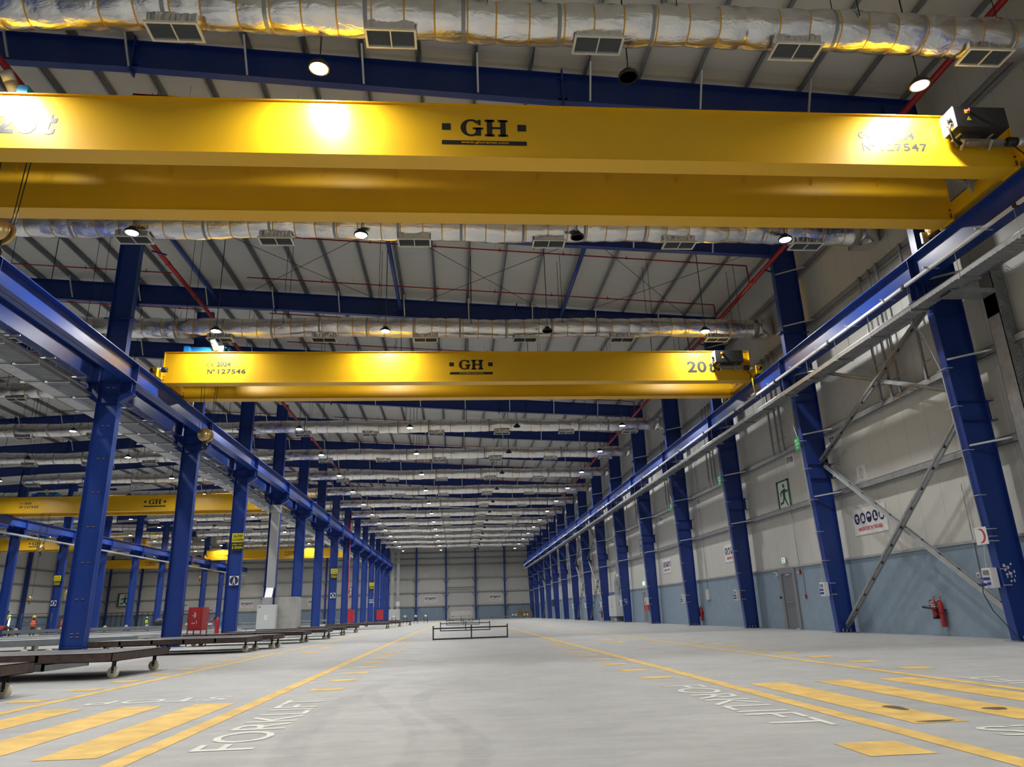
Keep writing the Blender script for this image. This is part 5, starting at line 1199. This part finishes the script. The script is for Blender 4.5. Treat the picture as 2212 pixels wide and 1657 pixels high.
def ped_sign(x, y, label):
    W = 0.47; o = Vector((x - W / 2, y, 2.76)); b = MB(); b.prism([o, o + XD * W, o + XD * W + ZU * W, o + ZU * W], (0, 0.006, 0)); t = one('pedestrian_sign', b, SIGNW, label, 'sign')
    b = MB(); b.disc(o, XD, ZU, W / 2, W / 2, W * .47, 0, 0.004, 30); b.disc(o, XD, ZU, W * .5, W * .78, W * .065, 1, 0.008, 12)
    q = lambda pts: b.poly(o, XD, ZU, [(p[0] * W, p[1] * W) for p in pts], 1, 0.008)
    q([(.42, .70), (.58, .70), (.60, .44), (.40, .44)]); q([(.42, .69), (.36, .42), (.41, .41), (.46, .62)]); q([(.58, .69), (.65, .46), (.60, .44), (.54, .62)]); q([(.40, .46), (.50, .46), (.44, .26), (.36, .12), (.29, .13), (.37, .28)]); q([(.50, .46), (.60, .46), (.60, .30), (.68, .12), (.60, .11), (.52, .28)]); b.build('pictogram', [NAVY, SIGNW], t)
for k, l in ((3, 'third inner column, nearest and clearest'), (7, 'seventh inner column'), (11, 'eleventh inner column, far off')):
    y = LY[k] - 0.165; slow_sign(XI + 0.1 - 0.0, y, 'yellow and black SLOW DOWN 5 KM/H sign on the ' + l); ped_sign(XI + 0.08, y, 'round navy pedestrian sign on the ' + l)
slow_sign(XC2 - 0.1, LY[7] - 0.165, 'yellow SLOW DOWN sign on the farther row of columns, behind the first inner column'); ped_sign(XC2 - 0.1, LY[7] - 0.165, 'round navy pedestrian sign on the farther row of columns')
# dark steel barriers in the nave
def barrier(x0, x1, y0, y1, label):
    t = thing('steel_barrier', label, 'barrier', ((x0 + x1) / 2, (y0 + y1) / 2, 0)); f = lambda u: (x0 + (x1 - x0) * u, y0 + (y1 - y0) * u)
    for u in (0, 0.51, 1):
        x, y = f(u); b = MB(); b.box(x - 0.025, x + 0.025, y - 0.025, y + 0.025, 0, 0.53); b.build('post', BOXB, t)
    for z in (0.03, 0.43):
        b = MB(); b.bar((x0, y0, z), (x1, y1, z), 0.05, 0.05); b.build('rail', BOXB, t)
for i, (x0, x1, y0, y1) in enumerate(((-0.95, 2.03, 30.4, 30.8), (-1.0, 1.95, 45.8, 45.5), (-0.95, 2.02, 69, 69.5), (-0.95, 1.9, 91, 92.5))): barrier(x0, x1, y0, y1, 'low black steel barrier frame in the nave, %s from the camera' % nth(i))
# wrapped pallet load before the roller door
t = thing('wrapped_crate', 'pale wrapped load on pallets before the roller door', 'crate', (0.6, 116, 0)); b = MB(); b.box(-0.95, 2.15, 115, 117, 0.70, 1.40); b.box(-1.0, 2.2, 115, 117, 0.16, 0.62); b.build('load', WRAP, t)
b = MB()
for x in (-0.8, 0.5, 1.7):
    for z in (0.0, 0.62): b.box(x, x + 0.3, 115, 117, z, z + (0.16 if z == 0 else 0.08))
b.build('skids', DARK, t)
rnd = random.Random(5)
for i in range(9):
    x = 10.3 + 0.62 * (i % 4) + rnd.uniform(-.1, .1); lv = i // 4; b = MB(); hh = rnd.uniform(0.42, 0.55); b.box(x, x + 0.55, 127.6 + rnd.uniform(-.2, .2), 128.2, 0.15 + 0.55 * lv, 0.15 + 0.55 * lv + hh)
    one('cardboard_box', b, CARD, 'brown cardboard box in the far stack by the side wall, %s of four in the %s' % (nth(i % 4), ('bottom layer', 'middle layer', 'top layer')[lv]), 'box', 'far stack of boxes')
frame_beam((5.6, 124), (11.8, 124.5), 0.30, 0.45, 1.2, 'dark low rack before the far stack of boxes', legs=3)
for i, x in enumerate((9.1, 9.6, 11.0, 11.5)):
    b = MB(); b.tube([(x, 123.3, 0.60), (x, 123.4, 0.60)], 0.16, 14); one('caster_wheel', b, CREAM, 'cream wheel sticking up from the far low rack, %s in its row' % nth(i), 'wheel')
for i in range(4):
    t = thing('welding_stand', 'small dark stand with pale top at the far end of the trolleys, %s in line' % nth(i), 'stand', (-7.5 + 1.1 * i, 88 + 3 * i, 0))
    b = MB(); x, y = -7.5 + 1.1 * i, 88 + 3 * i; b.box(x - 0.03, x + 0.03, y - .03, y + .03, 0, 0.75); b.box(x + 0.4, x + 0.46, y - .03, y + .03, 0, 0.75); b.box(x - .05, x + .5, y - .1, y + .1, 0.3, .36); b.build('legs', DARK, t); b = MB(); b.lathe([(0.0, .75), (.16, .78), (.16, .95), (0, 1.0)], (x + .2, y, 0), 'z', 12); b.build('top', CREAM, t)
# barred fence and bits in the outer aisle
t = thing('barred_fence', 'dark barred steel fence below the end wall sign in the outer aisle', 'fence', (-50, 118, 0)); b = MB()
for i in range(28):
    x = -58 + 0.75 * i; b.bar((x, 118, 0.05), (x + 0.05, 118, 2.6), 0.08, 0.05, (0, 1, 0))
b.build('bars', DARK, t); b = MB(); b.box(-58, -37.2, 117.97, 118.03, 2.55, 2.65); b.box(-58, -37.2, 117.97, 118.03, 0.3, 0.4); b.build('rails', DARK, t)
b = MB(); b.lathe([(0.0, -0.1), (0.55, -0.1), (0.62, 0.0), (0.55, 0.1), (0.0, 0.1)], (-34.6, 70.0, 3.6), 'y', 20); one('hook_block', b, BRASS, 'brass hook block hanging low in front of the farther columns', 'hook'); 
b = MB(); b.tube([(-34.6, 70, 3.1), (-34.6, 70, 1.0)], 0.04, 6); b.tube([(-34.6, 70, 4.1), (-34.4, 70, 16.2)], 0.03, 5); one('lifting_chain', b, DARK, 'chain above and below the low hanging brass hook block', 'chain')
for x, y, s, mt, l in ((-27.5, 92, .5, HOISTB, 'blue bundle lying on the far roller table'), (-30.5, 92, .4, mat('pink sheet', (.6, .3, .4), .7), 'pink bundle lying on the far roller table'), (-35, 92, .6, DARK, 'dark machine behind the far roller table')):
    b = MB(); b.lathe([(0.0, .75), (s, .8), (s * .9, .75 + s * .8), (s * .3, .75 + s * 1.25), (0, .75 + s * 1.2)], (x, y, 0), 'z', 10); b.box(x - s, x + s, y - .3, y + .3, .0, .75); one('work_bundle', b, mt, l, 'bundle')
# work platform frame with a bright opening behind the workers
t = thing('work_platform', 'dark tubular work platform behind the crouching workers', 'platform', (-38, 66, 0)); b = MB()
for x in (-41, -38.5, -36.4, -34): b.tube([(x, 66, 0), (x + .1, 66, 2.0)], 0.035, 6)
for z in (1.1, 2.0): b.tube([(-41, 66, z), (-34, 66, z)], 0.03, 6)
b.build('rails', DARK, t); b = MB(); b.box(-40.5, -34.5, 65.6, 67, 0.5, 0.58); b.box(-38.2, -37.2, 65.3, 65.9, 0.3, 1.1); b.build('deck', DARK, t)
# ================================================================== PEOPLE
def person(name_label, base, heading, pose, vest, helmet, sc=1.0):
    """one continuous skinned body with hat and vest as children; joints in metres, facing +Y before turning"""
    J = {'pelvis': (0, 0, .95), 'belly': (0, .01, 1.10), 'chest': (0, .02, 1.32), 'neck': (0, .02, 1.50), 'head': (0, .03, 1.60), 'crown': (0, .03, 1.72)}
    for s, q in ((-1, 'l'), (1, 'r')):
        J['sh' + q] = (s * .19, .02, 1.43); J['el' + q] = (s * .25, .03, 1.15); J['wr' + q] = (s * .25, .13, .91); J['ha' + q] = (s * .25, .17, .83)
        J['hip' + q] = (s * .10, 0, .90); J['kn' + q] = (s * .11, .02, .50); J['an' + q] = (s * .12, -.02, .09); J['to' + q] = (s * .13, .16, .04)
    J.update(pose)
    R = {'pelvis': .14, 'belly': .135, 'chest': .155, 'neck': .055, 'head': .095, 'crown': .07}
    for q in 'lr': R.update({'sh' + q: .07, 'el' + q: .048, 'wr' + q: .034, 'ha' + q: .042, 'hip' + q: .095, 'kn' + q: .066, 'an' + q: .048, 'to' + q: .04})
    E = [('pelvis', 'belly'), ('belly', 'chest'), ('chest', 'neck'), ('neck', 'head'), ('head', 'crown')]
    for q in 'lr': E += [('chest', 'sh' + q), ('sh' + q, 'el' + q), ('el' + q, 'wr' + q), ('wr' + q, 'ha' + q), ('pelvis', 'hip' + q), ('hip' + q, 'kn' + q), ('kn' + q, 'an' + q), ('an' + q, 'to' + q)]
    for q, s in (('l', -1), ('r', 1)):                              # five fingers rooted in the palm
        h = Vector(J['ha' + q]); w_ = Vector(J['wr' + q]); d = (h - w_).normalized(); a = d.cross(Vector((1, 0, 0))).normalized()
        for i, (off, ln) in enumerate(((-.03, .07), (-.01, .085), (.01, .08), (.03, .065))):
            J['f%d%s' % (i, q)] = tuple(h + a * off + d * .04); J['g%d%s' % (i, q)] = tuple(h + a * off * 1.1 + d * (.04 + ln) + Vector((-s * .02, 0, 0)))
            for kx in 'fg': R['%s%d%s' % (kx, i, q)] = .0095
            E += [('ha' + q, 'f%d%s' % (i, q)), ('f%d%s' % (i, q), 'g%d%s' % (i, q))]
        J['th' + q] = tuple(h - a * .05 + d * .02); R['th' + q] = .011; E.append(('ha' + q, 'th' + q))
    J['nose'] = tuple(Vector(J['head']) + (Vector(J['crown']) - Vector(J['head'])).cross(Vector((-1, 0, 0))).normalized() * .105); R['nose'] = .016; E.append(('head', 'nose'))
    names = list(J); me = bpy.data.meshes.new('body'); me.from_pydata([J[k] for k in names], [(names.index(a), names.index(c)) for a, c in E], [])
    me.materials.append(CLOTH); me.materials.append(SKIN)
    t = thing('person', name_label, 'person', base); t.rotation_euler = (0, 0, heading); t.scale = (sc, sc, sc)
    o = bpy.data.objects.new('body', me); COL.objects.link(o); o.parent = t
    sk = o.modifiers.new('skin', 'SKIN'); sk.use_smooth_shade = True
    for i, k in enumerate(names):
        d = me.skin_vertices[0].data[i]; d.radius = (R[k], R[k] * (.72 if k in ('pelvis', 'belly', 'chest') else 1)); d.use_root = (k == 'pelvis')
    o.modifiers.new('sub', 'SUBSURF').levels = 1; o.modifiers['sub'].render_levels = 1
    hd, cr, ch, ne, be, pe = [Vector(J[k]) for k in ('head', 'crown', 'chest', 'neck', 'belly', 'pelvis')]
    up = (cr - hd).normalized()
    def kid(nm_, b, mt):
        x = put(nm_, b.mesh(nm_, mt)); x.parent = t; x.location = (0, 0, 0); return x
    b = MB(); b.tube([hd + up * .05, hd + up * .10, hd + up * .17, hd + up * .205], [.128, .125, .09, .03], 14); b.tube([hd + up * .05 + Vector((0, .03, 0)), hd + up * .065 + Vector((0, .03, 0))], .15, 14); kid('helmet', b, helmet)
    b = MB(); b.tube([hd - up * .07, hd + up * .05], [.085, .098], 12); kid('face_and_hair', b, SKIN)
    if vest:
        b = MB(); b.tube([pe + (be - pe) * .2, be, ch, ch + (ne - ch) * .62], [.185, .180, .195, .13], 16); v = kid('vest', b, vest)
        dd = (ch - be).normalized(); b = MB(); m1 = be + (ch - be) * .35; b.tube([m1, m1 + dd * .05], [.197, .199], 16, cap=False); x = kid('reflective_band', b, LGREY)
    return t
bend = {'pelvis': (0, 0, .80), 'belly': (0, .14, .93), 'chest': (0, .36, 1.0), 'neck': (0, .53, 1.02), 'head': (0, .62, .99), 'crown': (0, .73, .94)}
for s, q in ((-1, 'l'), (1, 'r')):
    bend.update({'sh' + q: (s * .19, .42, 1.0), 'el' + q: (s * .22, .46, .74), 'wr' + q: (s * .16, .60, .62), 'ha' + q: (s * .14, .66, .58), 'hip' + q: (s * .1, 0, .78), 'kn' + q: (s * .13, .14, .44), 'an' + q: (s * .13, -.04, .09), 'to' + q: (s * .13, .13, .04)})
reach = {'elr': (.36, .16, 1.22), 'wrr': (.52, .34, 1.30), 'har': (.57, .40, 1.32), 'ell': (-.27, .14, 1.16), 'wrl': (-.2, .34, 1.08), 'hal': (-.18, .42, 1.06)}
person('worker with a yellow helmet and orange vest reaching out to one side', (-32.6, 61.0, 0), math.radians(200), reach, HIVIS, HELY)
person('worker with a dark blue helmet and orange vest beside the first inner column', (-28.7, 57.5, 0), math.radians(70), {}, HIVIS, HELB)
person('worker bent double over the roller table, orange helmet', (-29.5, 52.8, 0.0), math.radians(150), bend, None, HELR)
person('worker in a yellow vest and white helmet standing before the barred fence', (-40.4, 102.0, 0), math.radians(10), {}, HIVISY, HELW)
person('worker in a green vest standing on the platform at the left edge', (-37.6, 66.3, 0.58), math.radians(100), {}, HIVISY, HELB)
person('crouching worker in a yellow vest between the inner columns, dark helmet', (-25.7, 87.0, 0), math.radians(240), bend, HIVISY, HELB)
person('far worker in an orange vest by the end wall', (-22.0, 118.0, 0), math.radians(180), {}, HIVIS, HELR)
